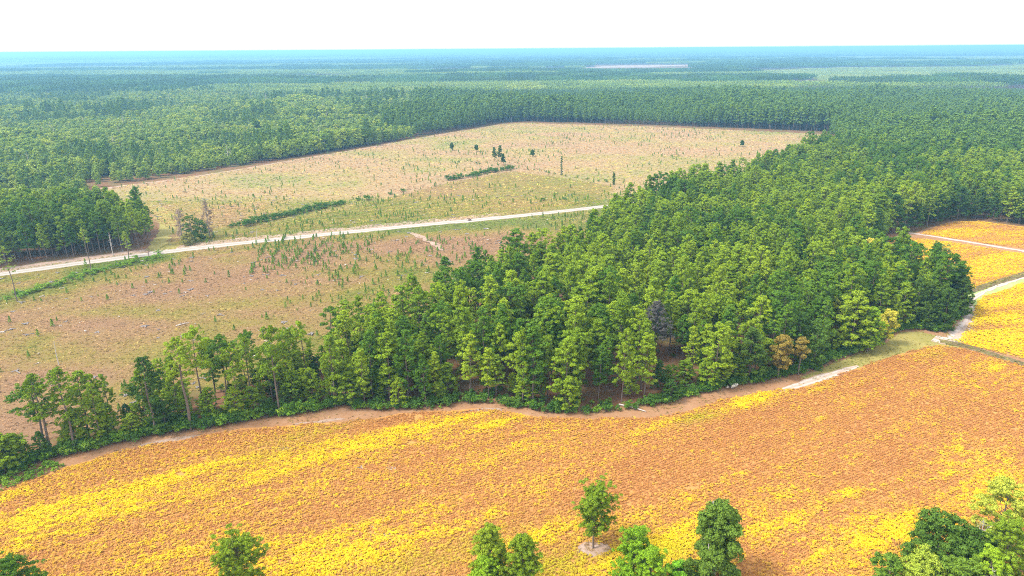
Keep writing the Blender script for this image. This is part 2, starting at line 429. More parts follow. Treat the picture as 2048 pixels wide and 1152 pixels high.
# rear edge of the woods read at the tree tops
REAR_TOPS = [(1655, 272), (1550, 308), (1450, 338), (1370, 348), (1290, 374), (1205, 408), (1170, 445), (1050, 478), (930, 515), (860, 545), (770, 565), (640, 606),
             (540, 642), (440, 660), (330, 670), (230, 715), (120, 735), (0, 765), (-120, 795)]
rear = [G(px, py - 8, 19.0) for px, py in REAR_TOPS]
front = GP(WOODS_FRONT); right_edge = GP(WOODS_RIGHT)
woods_near = front + right_edge + [G(1775, 380)] + rear           # the stand the camera looks into
BACK_EDGE = [(1778, 466), (1830, 464), (1852, 456), (1900, 441), (1960, 440), (2048, 452), (2300, 470)]   # woods behind the right fields
CLEAR = [(-500, 612), (0, 541), (250, 509), (318, 497), (334, 488), (346, 462), (318, 446), (250, 416), (188, 380), (440, 345), (700, 301), (870, 270), (1000, 249),
         (1040, 246), (1300, 253), (1660, 269)]
clearing = GP(CLEAR) + rear + [G(-500, 900)]
ROAD = [(-500, 622), (-200, 577), (0, 549), (150, 528), (300, 508), (420, 493), (600, 474), (800, 454), (1000, 436), (1210, 413), (1420, 391), (1700, 366)]
road_line = GP(ROAD)
FIELD_TOP = [(-140, 1022), (0, 990), (100, 955), (230, 916), (330, 894), (480, 868), (600, 858), (700, 853), (800, 838), (960, 826), (1010, 832), (1090, 845), (1200, 848),
             (1300, 845), (1380, 832), (1450, 806), (1540, 788), (1620, 776), (1720, 740), (1800, 713), (1870, 698), (1930, 703), (2048, 737), (2200, 770)]
FIELD_TOP = [(a, b - (9 if a < 1400 else 5)) for a, b in FIELD_TOP]
field_a = GP(FIELD_TOP) + [(150, 78), (-140, 78)]
FIELD_B = [(1950, 612), (1968, 594), (2048, 566), (2250, 500), (2250, 770), (2048, 718), (1910, 684), (1932, 660), (1948, 640)]
FIELD_C = [(1792, 473), (1850, 476), (1930, 488), (2048, 507), (2250, 540), (2250, 490), (2048, 545), (1938, 577), (1850, 573), (1790, 550), (1765, 505)]
FIELD_C = [(1785, 474), (1850, 478), (1930, 489), (2048, 508), (2200, 532), (2048, 545), (1938, 577), (1850, 573), (1790, 550), (1765, 505)]
FIELD_D = [(1838, 468), (1868, 456), (1905, 445), (1960, 443), (2048, 455), (2300, 478), (2300, 535), (2048, 498), (1930, 481), (1870, 472)]
field_b, field_c, field_d = GP(FIELD_B), GP(FIELD_C), GP(FIELD_D)

# ------------------------------------------------------------------ ground sheets
E_ = 60000.0
def big_ground():
    xs = [-E_, -9000, -2500, -800, 0, 800, 2500, 9000, E_]; ys = [-3000, -200, 200, 900, 2500, 9000, 25000, E_]
    v = [(x, y, 0) for y in ys for x in xs]; w = len(xs)
    f = [(j * w + i, j * w + i + 1, (j + 1) * w + i + 1, (j + 1) * w + i) for j in range(len(ys) - 1) for i in range(w - 1)]
    me = bpy.data.meshes.new('ground'); me.from_pydata(v, [], f); me.materials.append(M['ground']); me.update()
    tag(link('ground', me), kind='structure')
big_ground()
def offset_poly_band(name, line_a, line_b, z, m, amp, seed):
    return sheet(name, list(line_a) + list(reversed(line_b)), z, m, amp, seed)
margin_out = GP([(px, py - 14) for px, py in WOODS_FRONT])
sheet('field_margin', margin_out + [G(2060, 690), G(2300, 760), (150, 78), (-140, 78)], .02, M['margin'], .5, 3)
sheet('crop_field', field_a, .04, M['field'], .8, 5)
sheet('grass_headland', GP([(1600, 755), (1700, 714), (1770, 688), (1800, 664), (1840, 664), (1890, 675), (1940, 700), (1870, 702), (1800, 716), (1730, 738), (1640, 768)]), .03, M['grass'], .5, 11)
sheet('pale_grass_verge', GP([(1905, 660), (1928, 632), (1936, 605), (1930, 584), (2048, 549), (2250, 490), (2250, 510), (2048, 566), (1968, 594), (1952, 612), (1950, 640), (1925, 672)]), .03, M['grass_pale'], .4, 12)
sheet('crop_field', field_b, .045, M['field'], .4, 6)
sheet('crop_field', field_c, .045, M['field'], .4, 7)
sheet('crop_field', field_d, .045, M['field'], .4, 8)
sheet('field_margin', GP([(1775, 468), (1830, 466), (1852, 458), (1900, 443), (1960, 442), (2048, 453), (2300, 472), (2300, 560), (2048, 512), (1930, 494), (1850, 482), (1780, 480)]), .022, M['margin'], .4, 9)
HEDGE_STRIP = GP([(-60, 615), (0, 600), (60, 585), (150, 556), (220, 537), (310, 518)])
YELLOW_PARCEL = GP([(450, 470), (700, 415), (900, 365), (1030, 342), (1230, 372), (1200, 408), (1000, 425), (700, 455)])
PINK = [(200, 690, 60, 22, .22), (820, 490, 26, 11, .5), (240, 650, 24, 8, .45), (60, 600, 18, 6, .3), (120, 760, 22, 9, .35), (330, 590, 22, 7, .4), (760, 330, 60, 50, .4), (1150, 280, 90, 70, .4), (1400, 300, 70, 50, .35), (500, 320, 60, 40, .3), (950, 440, 25, 6, .3)]
def ripeness(x, y):
    """0 pinkish dry grass ... 1 green weeds, over the cutover ground."""
    v = .36 + 1.9 * (fbm(x * .016, y * .022, 51, 4) - .46) + .6 * (fbm(x * .07, y * .09, 57, 3) - .5)
    for px_, py_, a, b, w in PINK:
        cx, cy_ = G(px_, py_); v = v - w * np.exp(-(((x - cx) / a) ** 2 + ((y - cy_) / b) ** 2))
    v = v + .20 * (dist_line(x, y, road_line) < 17) + .55 * np.exp(-(dist_line(x, y, HEDGE_STRIP) / 12) ** 2)
    par = inside(x, y, YELLOW_PARCEL); u = -x * .52 + y * .85
    v = np.where(par, v * .40 + .42 + .10 * np.sin(u * .75), v + .05 * np.sin((x * .9 - y * .35) * 1.3))
    return np.clip(v, 0, 1)
def m_clear():
    def b(nt):
        a = nt.nodes.new('ShaderNodeAttribute'); a.attribute_name = 'ripe'; n1 = noise(nt, .35, 6, .7); n2 = noise(nt, 2.2, 4, .65)
        s1 = N(nt, 'ShaderNodeMath', operation='MULTIPLY_ADD'); s1.inputs[1].default_value = .55; nt.links.new(n1, s1.inputs[0]); nt.links.new(a.outputs['Fac'], s1.inputs[2])
        s2 = N(nt, 'ShaderNodeMath', operation='SUBTRACT'); s2.inputs[1].default_value = .275; nt.links.new(s1.outputs[0], s2.inputs[0])
        col = ramp(nt, s2.outputs[0], [(0.0, (.205, .122, .068)), (.3, (.205, .132, .058)), (.55, (.18, .14, .038)), (.8, (.125, .13, .022)), (1.0, (.07, .11, .015))])
        st = nt.nodes.new('ShaderNodeAttribute'); st.attribute_name = 'straw'
        col = mixc(nt, maprange(nt, st.outputs['Fac'], 0, 1, 0, .55), col, (.36, .275, .15))
        col = mixc(nt, maprange(nt, n2, .42, .75, 0, .7), col, (.12, .07, .038))
        return diffuse(nt, col, .95, (n2, .6, .4), 0, .05)
    return mat('cutover_ground', b)
M['clear'] = m_clear()
def clearing_sheet():
    def grid(x0, x1, y0, y1, st, z):
        xs, ys = np.arange(x0, x1, st), np.arange(y0, y1, st); gx, gy = np.meshgrid(xs, ys); w = len(xs)
        cx, cy_ = gx[:-1, :-1].ravel() + st / 2, gy[:-1, :-1].ravel() + st / 2; ok = inside(cx, cy_, clearing)
        idx = (np.arange(len(ys) - 1)[:, None] * w + np.arange(w - 1)[None, :]).ravel()[ok]
        return gx.ravel(), gy.ravel(), np.column_stack([idx, idx + 1, idx + w + 1, idx + w])
    gx, gy, q = grid(-420, 520, 100, 920, 3.0, .02)
    used, inv = np.unique(q, return_inverse=True); q = inv.reshape(q.shape); gx, gy = gx[used], gy[used]
    gz = .03 + .35 * (fbm(gx * .15, gy * .15, 77) - .5).clip(0) * (np.minimum(dist_line(gx, gy, road_line), 14) > 9)
    me = mesh_from('clearing', np.column_stack([gx, gy, gz]), [q], 4, [M['clear']], None, {'ripe': ('POINT', ripeness(gx, gy)), 'straw': ('POINT', np.clip((gy - 330) / 120, 0, 1) * np.where(inside(gx, gy, YELLOW_PARCEL), .15, 1.0))})
    tag(link('clearing', me), kind='structure')
clearing_sheet()
strip('gravel_road', road_line, [7.2, 7.2, 7.2], .07, M['road'], .22, 3)
strip('road_verge', [(x, y + 7.5) for x, y in road_line[:9]], [9, 9, 9], .045, M['litter'], .3, 8)
strip('sand_track', GP([(196, 378), (300, 366), (440, 346), (560, 325), (700, 302), (800, 284), (900, 266), (1000, 249)]), [5, 4.5, 4, 4.5, 3.5], .05, M['litter'], .5, 4)
strip('grass_lane', GP([(322, 500), (336, 482), (346, 462), (344, 446), (328, 430), (300, 408)]), [16, 14, 11, 9], .06, M['grass'], .15, 5)
sheet('sand_patch', GP([(285, 513), (300, 503), (335, 495), (372, 492), (420, 491), (420, 497), (330, 506)]), .065, M['sand'], .5, 6)
strip('sand_track', GP([(1868, 676), (1900, 684), (1925, 664), (1942, 640), (1944, 622), (1938, 606), (1950, 592), (1990, 574), (2048, 553), (2200, 505)]), [5, 7, 5.5, 4, 2.0, 2.5, 2.2, 2.4, 2.4], .07, M['sand_track'], .55, 7, 1)
strip('sand_track', GP([(1560, 782), (1600, 770), (1640, 757), (1680, 744), (1716, 732)]), [1.2, 2.8, 3.4, 2.8, .8], .06, M['sand_track'], .3, 9, 1)
strip('sand_track', GP([(1800, 464), (1850, 470), (1900, 478), (2048, 502), (2300, 545)]), [3.5, 3.2, 3.0, 3.0], .06, M['sand_track'], .35, 10, 1)
strip('sand_track', GP([(880, 834), (940, 823), (985, 819), (1020, 825)]), [.5, 1.6, 2.0, .5], .05, M['litter'], .7, 12, 1)
strip('sand_track', GP([(590, 848), (640, 843), (690, 838)]), [.5, 1.4, .5], .05, M['litter'], .7, 13, 1)
strip('sand_track', GP([(280, 892), (340, 880), (400, 872)]), [1, 1.8, 1], .05, M['litter'], .6, 14, 1)
sheet('bare_patch', [(G(1187, 1098)[0] + (3.0 + .9 * vnoise(np.array([2.5 * math.cos(a)]), np.array([2.5 * math.sin(a)]), 5)[0]) * math.cos(a), G(1187, 1098)[1] + 2.0 * math.sin(a)) for a in np.linspace(0, 2 * math.pi, 40)[:-1]], .06, M['litter'], .9, 21, .4)
for k, (px, py, r_) in enumerate([(752, 1051, .9), (760, 1072, 1.3), (566, 898, 1.0), (720, 935, .8), (782, 937, .7), (1000, 548, 3)]):
    gx, gy = G(px, py); sheet('sand_patch', [(gx + r_ * 1.6 * math.cos(a), gy + r_ * math.sin(a)) for a in np.linspace(0, 6.28, 14)[:-1]], .062, M['sand'], .25, 30 + k, .6)
strip('bare_patch', GP([(822, 466), (842, 474), (858, 484), (872, 490), (886, 502)]), [1, 4.5, 3, 4, .8], .21, M['litter'], .7, 41, 1)
def ditch(name, line, w, seed):
    p = smooth(line, 2); seg = np.linalg.norm(np.diff(p, axis=0), axis=1); s = np.concatenate([[0], np.cumsum(seg)])
    n = int(s[-1] / 1.2); t = np.linspace(0, s[-1], n); q = np.column_stack([np.interp(t, s, p[:, 0]), np.interp(t, s, p[:, 1])])
    d = np.gradient(q, axis=0); d /= np.linalg.norm(d, axis=1)[:, None]; nr = np.column_stack([-d[:, 1], d[:, 0]])
    prof = [(-1.0, .05), (-.72, .42), (-.3, .10), (.3, .09), (.72, .40), (1.0, .05)]; k = len(prof)
    v = np.zeros((n, k, 3))
    for j, (o_, z_) in enumerate(prof):
        jj = 1 + .35 * (vnoise(t * .5, t * 0 + j * 5, seed) - .5)
        v[:, j, :2] = q + nr * (o_ * w / 2 * jj)[:, None]; v[:, j, 2] = z_ * (1 + .6 * (vnoise(t * .8, t * 0 + j * 3, seed + 2) - .5)) + .02
    f = [(i * k + j, (i + 1) * k + j, (i + 1) * k + j + 1, i * k + j + 1) for i in range(n - 1) for j in range(k - 1)]
    me = mesh_from(name, v.reshape(-1, 3), [np.array(f)], 4, [M['ditch']])
    return tag(link(name, me), kind='structure')
DITCH1 = GP([(1880, 683), (1915, 689), (1960, 702), (2048, 730), (2200, 778)]); DITCH2 = GP([(1928, 586), (1990, 566), (2048, 549), (2250, 487)])
ditch('ditch', DITCH1, 3.2, 1); ditch('ditch', DITCH2, 3.6, 2)

# ------------------------------------------------------------------ tree builders
def pine_parts(seed, h=19.0, crown=.55, R=2.6, dense=1.0, tuft=.54, leaf=.19, nl=54, top=1.0, thick=.17, foliage_m=0, sides=7, rnd=False):
    """returns (trunk MB, crown MB): straight tapered bole, whorled limbs, needle tufts on the limb ends."""
    r = np.random.default_rng(seed); tr, cr = MB(), MB()
    n = 10; zz = np.linspace(-.3, h * .97, n); lean = r.normal(0, .25, 2)
    cx = lean[0] * (zz / h) ** 2 + .12 * np.sin(zz * .5 + seed); cyy = lean[1] * (zz / h) ** 2 + .12 * np.cos(zz * .4 + seed)
    tube(tr, np.column_stack([cx, cyy, zz]), thick * (1 - .85 * (zz.clip(0) / h)) + .02, sides)
    zb = h * (1 - crown); nb = int(30 * dense * crown / .55); cen, rad = [], []
    for i in range(nb):
        t = (i + r.random()) / nb
        z0 = zb + (h * .96 - zb) * t
        prof = ((t + .10) ** .40) * ((1.05 - t) ** 1.0) * 2.0
        if rnd: prof = math.sqrt(max(.05, 1 - (1.75 * t - .80) ** 2)) * 1.05
        L = R * prof * (.65 + .6 * r.random()); a = i * 2.399 + r.normal(0, .4)
        rise = (.10 + .75 * t + .25 * r.normal()) * L
        bx, by = np.interp(z0, zz, cx), np.interp(z0, zz, cyy)
        pts = np.array([(bx, by, z0), (bx + math.cos(a) * L * .5, by + math.sin(a) * L * .5, z0 + rise * .35), (bx + math.cos(a) * L, by + math.sin(a) * L, z0 + rise)])
        tube(tr, pts, [.055 * (1.2 - t), .035, .012], 3)
        pad = .36 + .15 * L                                         # needle pads on the limb ends
        for j in range(int(3.6 + 1.35 * L * min(1.3, dense))):
            f = .45 + .6 * r.random() ** .7
            c = np.array([bx + math.cos(a) * L * f, by + math.sin(a) * L * f, z0 + rise * f * f + .15]) + r.normal(0, 1, 3) * np.array([pad * .55, pad * .55, pad * .30])
            cen.append(c); rad.append(tuft * (.6 + .5 * r.random()))
    for j in range(int(6 * top)):                                   # leader
        cen.append((cx[-1] + r.normal(0, .35), cyy[-1] + r.normal(0, .35), h * (.93 + .07 * r.random()))); rad.append(tuft * .75)
    leaves(cr, cen, rad, nl, leaf, r, m=foliage_m)
    return tr, cr

def broad_parts(seed, h=12., w=8., base=.15, lobes=26, nl=64, leaf=.20, tuft=.75, thick=.22, per=6, cyl=0.0, foliage_m=0):
    r = np.random.default_rng(seed); tr, cr = MB(), MB()
    zz = np.linspace(-.3, h * .85, 8); tube(tr, np.column_stack([.1 * np.sin(zz + seed), .1 * np.cos(zz * .8), zz]), thick * (1 - .8 * zz.clip(0) / h) + .02, 7)
    cen, rad = [], []
    for i in range(lobes):
        t = (i + .5 * r.random()) / lobes; z = h * (base + (.97 - base) * t)
        prof = math.sin(math.pi * min(1, .16 + .80 * t)) ** .6 * (1 - cyl) + cyl * (1 if t < .8 else (1 - t) / .2)
        a = i * 2.399 + r.normal(0, .5); rr = w / 2 * prof * (.35 + .55 * r.random())
        lc = np.array([math.cos(a) * rr, math.sin(a) * rr, z])
        z0 = max(.3, z - .5 * rr - h * .08)
        tube(tr, np.array([(0, 0, z0), lc * np.array([.5, .5, 0]) + np.array([0, 0, z0 * .45 + z * .55]), lc]), [.07, .045, .015], 3)
        lr = w * .13 * (.7 + .6 * r.random())
        for j in range(per):
            d = r.normal(size=3); d /= np.linalg.norm(d)
            cen.append(lc + d * lr * np.array([1, 1, .7])); rad.append(tuft * (.6 + .6 * r.random()))
    leaves(cr, cen, rad, nl, leaf, r, elong=1.6, m=foliage_m)
    return tr, cr

def snag_parts(seed, h=14., thick=.16, limbs=10, spread=1.4, twigs=True, start=.45):
    r = np.random.default_rng(seed); tr, cr = MB(), MB()
    zz = np.linspace(-.3, h, 8); tube(tr, np.column_stack([.15 * np.sin(zz * .4 + seed), .15 * np.cos(zz * .35 + seed), zz]), thick * (1 - .8 * zz.clip(0) / h) + .02, 6)
    for i in range(limbs):
        z = h * (start + (1 - start) * (i + r.random()) / limbs); a = i * 2.4 + r.normal(0, .4); L = spread * (1.15 - (z / h - start) / (1 - start)) * (.6 + .6 * r.random())
        e = np.array([math.cos(a) * L, math.sin(a) * L, z + L * .55])
        tube(cr, np.array([(0, 0, z), e * np.array([.5, .5, 0]) + np.array([0, 0, z + L * .2]), e]), [.05, .035, .012], 3)
        if twigs:
            for k in range(5):
                f = .4 + .6 * r.random(); p = np.array([e[0] * f, e[1] * f, z + L * .55 * f]); q = p + r.normal(0, .32, 3) * L + np.array([0, 0, .3 * L])
                tube(cr, np.array([p, (p + q) / 2 + r.normal(0, .05, 3), q]), [.025, .018, .008], 3)
    return tr, cr

def joined(name, tr, cr, mt, mc):
    mb = MB()
    for s, k in ((tr, 0), (cr, 1)):
        off = mb.n
        mb.v += s.v; mb.tone += s.tone
        for f in s.t: mb.t.append(f + off); mb.tm.append(np.full(len(f), k))
        for f in s.q: mb.q.append(f + off); mb.qm.append(np.full(len(f), k))
        mb.n += s.n
    return mb.mesh(name, [mt, mc])

def tree_thing(name, label, cat, xy, tm, cm, rz=0, s=(1, 1, 1), group=None, z=0.0):
    e = bpy.data.objects.new(name, None); C.link(e); e.location = (xy[0], xy[1], z); e.rotation_euler = (0, 0, rz); e.scale = s
    e.empty_display_size = .5
    tag(e, label, cat, group)
    link('trunk', tm, e); link('crown', cm, e); return e

# pine variants for the stand
PV = []          # (trunk mesh, crown mesh, height)
SPEC = [(.64, 2.2), (.70, 2.7), (.60, 2.8), (.76, 2.5), (.58, 2.3), (.80, 2.8), (.66, 3.0), (.72, 2.3)]
for k, (cr_, R_) in enumerate(SPEC):
    t_, c_ = pine_parts(100 + k, 19., cr_, R_, rnd=k == 6)
    PV.append((t_.mesh('pine_trunk', [M['bark']]), c_.mesh('pine_crown', [M['pine']]), joined('pine_whole', t_, c_, M['bark'], M['pine']), t_, c_))
TALL = []        # high, open crowns of the left hedgerow strip
for k in range(4):
    t_, c_ = pine_parts(140 + k, 21., .50, 3.3, .85, .62, .22, 50, thick=.24, rnd=k % 2 == 0)
    TALL.append((t_.mesh('pine_trunk', [M['bark']]), c_.mesh('pine_crown', [M['pine']]), joined('pine_whole', t_, c_, M['bark'], M['pine'])))
EDGE = []        # full crowns to the ground, woods edge
for k in range(4):
    t_, c_ = pine_parts(160 + k, 17., .85, 3.5, 1.1, .60, .22, 50)
    EDGE.append((t_.mesh('pine_trunk', [M['bark']]), c_.mesh('pine_crown', [M['pine']]), c_.mesh('pine_crown', [M['pine_dark']]), joined('pine_whole', t_, c_, M['bark'], M['pine']), joined('pine_whole', t_, c_, M['bark'], M['pine_dark'])))

# ------------------------------------------------------------------ the near woods: pines
x, y = jgrid(-220, 420, 110, 860, 5.3, 5.3, rng, .5)
ok = inside(x, y, woods_near)
dfront = dist_line(x, y, front + right_edge); drear = dist_line(x, y, rear)
dclear = np.minimum(dist_line(x, y, front[1:]), dist_line(x, y, right_edge))
px, py = project(x, y, 0)
keep = ok & (dfront > 1.6) & (drear > 1.0) & in_frame(x, y, 10, 80, 80)
# the strip on the left is open: fewer trees the farther left
thin = np.clip(1.15 - (-x - 20) / 130.0, .5, 1.0)
keep &= rng.random(x.size) < np.where((drear < 22) & (x < 25), .60, np.where(x < -20, thin, .93))
road_d = dist_line(x, y, road_line); keep &= road_d > 9
# understory: shorter pines between, thick in the left strip and along the front edge

SPECIAL = {}
def spot(px_, py_): return G(px_, py_)
reserve = [spot(1555, 757), spot(1596, 750), spot(1735, 704), spot(1768, 690), spot(1752, 582), G(1740, 476, 16), G(1315, 600, 20.5), spot(1625, 735), spot(1880, 590), spot(1835, 592), spot(1575, 720), spot(105, 908), spot(152, 902), spot(383, 860),
           G(1884, 486, 17), G(1832, 492, 15), G(1572, 612, 9.5), G(1672, 598, 14)]
for a in reserve: keep &= np.hypot(x - a[0], y - a[1]) > 3.6
a = G(1315, 600, 20.5); keep &= ~((np.abs(x - a[0]) < 4.6) & (y > a[1] - 17) & (y < a[1] + 2))
x, y, dfront, drear, px, py = x[keep], y[keep], dfront[keep], drear[keep], px[keep], py[keep]
ux, uy = jgrid(-150, 140, 110, 260, 3.6, 3.6, rng, .5); uf, ur = dist_line(ux, uy, front + right_edge), dist_line(ux, uy, rear)
uk = inside(ux, uy, woods_near) & (uf > 1.2) & (ur > 1.5) & in_frame(ux, uy, 8, 80, 80) & (rng.random(ux.size) < np.where(ux < -35, .50, np.where(uf < 9, .34, .0)))
for a in reserve: uk &= np.hypot(ux - a[0], uy - a[1]) > 2.2
n_under = int(uk.sum()); n_over = x.size
x = np.concatenate([x, ux[uk]]); y = np.concatenate([y, uy[uk]]); dfront = np.concatenate([dfront, uf[uk]]); drear = np.concatenate([drear, ur[uk]]); px, py = project(x, y, 0)
under = np.arange(x.size) >= n_over
dist = np.hypot(x, y)
order = np.argsort(dist); x, y, dfront, drear, px, py, dist, under = [a[order] for a in (x, y, dfront, drear, px, py, dist, under)]
hs_ = np.clip(rng.normal(1.0, .15, x.size), .62, 1.32); vi = rng.integers(0, len(PV), x.size); rz = rng.uniform(0, 6.28, x.size)
wide = rng.uniform(.78, 1.36, x.size)
hs_ = np.where(under, rng.uniform(.30, .66, x.size), hs_)
wide = np.where(under, wide * 1.25, wide)
N_IND = 285
is_edge = (dfront < 5.0) & (px > 1480)
is_strip = (x < -48)
hs_ = np.where(is_strip & (drear < dfront), hs_ * .84, hs_ * np.where(is_strip, .94, 1.0))
COLS = [(-999, 'at the left strip end'), (180, 'within the left strip'), (420, 'right of the tallest strip pine'), (560, 'left of the brush gap'), (760, 'above the yellow crop band'), (960, 'right of the brush gap'),
        (1120, 'above the pale fallen log'), (1260, 'below the grey dead tree'), (1400, 'left of the orange tree'), (1540, 'around the orange tree'), (1680, 'near the lime pine'), (1800, 'at the right tip')]
def pine_label(i, tone):
    size = 'tall ' if hs_[i] > 1.10 else ('small ' if hs_[i] < .7 else ('short ' if hs_[i] < .88 else ''))
    where = [t for p, t in COLS if px[i] >= p][-1]
    depth = 'on the field edge' if dfront[i] < 6 else ('in the second row' if dfront[i] < 12 else ('in the third row' if dfront[i] < 19 else ('on the rear edge' if drear[i] < 7 else 'inside the woods')))
    return '%s%s pine %s %s' % (size, tone, depth, where)
ORD = ['leftmost', 'second from left', 'third from left', 'fourth from left', 'fifth from left', 'sixth from left', 'seventh from left', 'eighth from left', 'ninth from left', 'tenth from left', 'eleventh from left', 'twelfth from left', 'thirteenth from left', 'fourteenth from left', 'fifteenth from left', 'sixteenth from left']
def distinguish(pairs):
    """pairs (pixel x, object): tell look-alikes that share a label apart by their order from the left."""
    by = {}
    for p_, e_ in sorted(pairs, key=lambda t: t[0]): by.setdefault(e_['label'], []).append(e_)
    for lab, es in by.items():
        if 1 < len(es) <= len(ORD):
            for k, e_ in enumerate(es): 
                t = '%s, %s' % (lab, ORD[k])
                if len(t.split()) > 16: t = t.replace('inside the woods', 'inside').replace('in the second row', 'in row two').replace('in the third row', 'in row three').replace('on the field edge', 'edging the field').replace('amid dry grass', 'in grass').replace('on the rear edge', 'at the rear')
                e_['label'] = t
rest_pts = {k: [] for k in range(3)}
rest = []; IND = []
NV = len(PV)
PL = [joined('pine_whole', p[3], p[4], M['bark'], M['pine_light']) for p in PV[:4]]; PD = [joined('pine_whole', p[3], p[4], M['bark'], M['pine_deep']) for p in PV[4:]]
whole = [p[2] for p in PV] + [t[2] for t in TALL] + [e[3] for e in EDGE] + [e[4] for e in EDGE] + PL + PD
for i in range(x.size):
    s = (hs_[i] * wide[i], hs_[i] * wide[i], hs_[i])
    if under[i]: fam, k = 'edge', int(rng.integers(0, 4)); dk = rng.random() < .3
    elif is_edge[i]: fam, k = 'edge', int(rng.integers(0, 4)); dk = rng.random() < .45
    elif is_strip[i] and rng.random() < .7: fam, k = 'tall', int(rng.integers(0, 4))
    else:
        fam, k = 'std', int(vi[i])
        if dfront[i] < 6: k = (1, 3, 5, 7)[k % 4]
    if i < N_IND:
        tone = ('mid green', 'yellowish green', 'deep green')[int(rng.choice(3, p=[.5, .25, .25]))]
        if fam == 'edge': tone = 'dark green' if dk else 'mid green'
        if fam == 'edge': tm, cm = EDGE[k][0], EDGE[k][2] if dk else EDGE[k][1]
        elif fam == 'tall': tm, cm = TALL[k][0], TALL[k][1]
        else: tm, cm = PV[k][0], PV[k][1]
        e_ = tree_thing('pine_tree', pine_label(i, tone), 'pine tree', (x[i], y[i]), tm, cm, rz[i], s, 'pines of the near woods')
        IND.append((px[i], e_))
        if tone in ('yellowish green', 'deep green'):
            sl = [c for c in e_.children if c.name.startswith('crown')][0].material_slots[0]; sl.link = 'OBJECT'; sl.material = M['pine_light'] if tone[0] == 'y' else M['pine_deep']
    else:
        if fam == 'std':
            tn = fbm(np.array([x[i] * .03]), np.array([y[i] * .03]), 91)[0] + rng.normal(0, .12)
            if tn > .62: k = NV + 12 + k % 4
            elif tn < .40: k = NV + 16 + k % 4
        vid = k if fam == 'std' else NV + k if fam == 'tall' else (NV + 4 + k if not dk else NV + 8 + k)
        rest.append((x[i], y[i], vid, s[0], s[2], rz[i]))
distinguish(IND)
print('near woods', x.size, 'max individual distance', dist[min(N_IND, x.size) - 1])

# ------------------------------------------------------------------ mid-distance forest (to about 1.5 km): low detail trees
LOD = []
for k in range(4):
    t_, c_ = pine_parts(200 + k, 19., .72, 2.5, .5, .85, .55, 13, sides=4); LOD.append(joined('pine_mid', t_, c_, M['bark'], M['pine_mature']))
for k in range(4):
    t_, c_ = pine_parts(210 + k, 10., .80, 2.0, .6, .80, .55, 12, sides=4, thick=.10); LOD.append(joined('pine_young_mid', t_, c_, M['bark_grey'], M['pine_young']))
for k in range(2):
    t_, c_ = broad_parts(220 + k, 12., 7., .1, 14, 16, .5, .95, per=4); LOD.append(joined('broad_mid', t_, c_, M['bark_grey'], M['leaf']))
t_, c_ = snag_parts(230, 15, .2, 10, 2.2); LOD.append(joined('snag_mid', t_, c_, M['bark_pale'], M['bark_pale']))
t_, c_ = broad_parts(231, 11., 6., .15, 12, 16, .5, .9, per=4); LOD.append(joined('pale_mid', t_, c_, M['bark_grey'], M['leaf_lime']))
for k in range(2):
    t_, c_ = pine_parts(240 + k, 7., .9, 1.8, .6, .80, .55, 12, sides=4, thick=.09); LOD.append(joined('plantation_mid', t_, c_, M['bark_grey'], M['far_young']))
r2 = np.random.default_rng(3)
mx_, my_ = jgrid(-1300, 1300, 290, 1560, 4.9, 4.9, r2, .48)
px, py = project(mx_, my_, 0)
open_ = inside(mx_, my_, clearing) | inside(mx_, my_, woods_near) | inside(mx_, my_, field_c) | inside(mx_, my_, field_d) | inside(mx_, my_, field_b)
lane = inside(mx_, my_, GP([(175, 374), (230, 378), (360, 480), (338, 486), (290, 462), (215, 424), (165, 395)])) | (dist_line(mx_, my_, GP([(300, 508), (336, 482), (346, 462), (344, 446), (328, 430), (300, 408), (250, 390), (200, 378), (700, 301), (1000, 249)])) < 8)
behind_right = inside(mx_, my_, GP(BACK_EDGE) + [(3000, 350), (3000, 3000), (-3000, 3000), (-3000, 240), G(-500, 610), G(0, 534), G(250, 503), G(318, 493), G(334, 486), G(340, 440), G(290, 410), G(200, 376), G(700, 298), G(1000, 246), G(1040, 243), G(1300, 250), G(1660, 264), G(1700, 330), G(1775, 455)])
ok = behind_right & ~open_ & ~lane & (px > -90) & (px < 2140) & (py > 186) & (dist_line(mx_, my_, road_line) > 10)
mx_, my_, px, py = mx_[ok], my_[ok], px[ok], py[ok]
# kinds: left stand (near, mature), left young cover, right/back mature
left_stand = inside(mx_, my_, GP([(-600, 640), (0, 540), (322, 497), (334, 480), (300, 466), (200, 452), (100, 448), (0, 446), (-600, 500)]))
young = (px < 830) & ~left_stand
strip_back = young & (dist_line(mx_, my_, GP([(830, 262), (1000, 246)])) < 40)
vid = np.where(left_stand, r2.integers(0, NV, px.size), 0)
yv = fbm(mx_ * .012, my_ * .012, 5)
mid_rows = []
L0 = len(whole)
allv = whole + LOD
kindr = r2.random(px.size)
vid = np.where(left_stand, r2.integers(0, NV, px.size),
      np.where(young, L0 + 4 + r2.integers(0, 4, px.size), L0 + r2.integers(0, 4, px.size)))
near_mid = (~left_stand) & (~young) & (np.hypot(mx_, my_) < 620)
vid = np.where(near_mid, r2.integers(0, NV, px.size), vid)
tn = fbm(mx_ * .012 + 7, my_ * .012, 93) + r2.normal(0, .1, px.size)
nl_ = left_stand | near_mid
vid = np.where(nl_ & (tn > .60), NV + 12 + r2.integers(0, 4, px.size), np.where(nl_ & (tn < .42), NV + 16 + r2.integers(0, 4, px.size), vid))
vid = np.where((~left_stand) & (kindr < .02), L0 + 8 + r2.integers(0, 2, px.size), vid)
vid = np.where(young & (kindr > .90) & (yv > .45), L0 + 11, vid)
vid = np.where(young & (fbm(mx_ * .009 + 20, my_ * .013, 97) > .60) & (kindr > .25), L0 + 12 + r2.integers(0, 2, px.size), vid)
vid = np.where((~left_stand) & (kindr > .995), L0 + 10, vid)
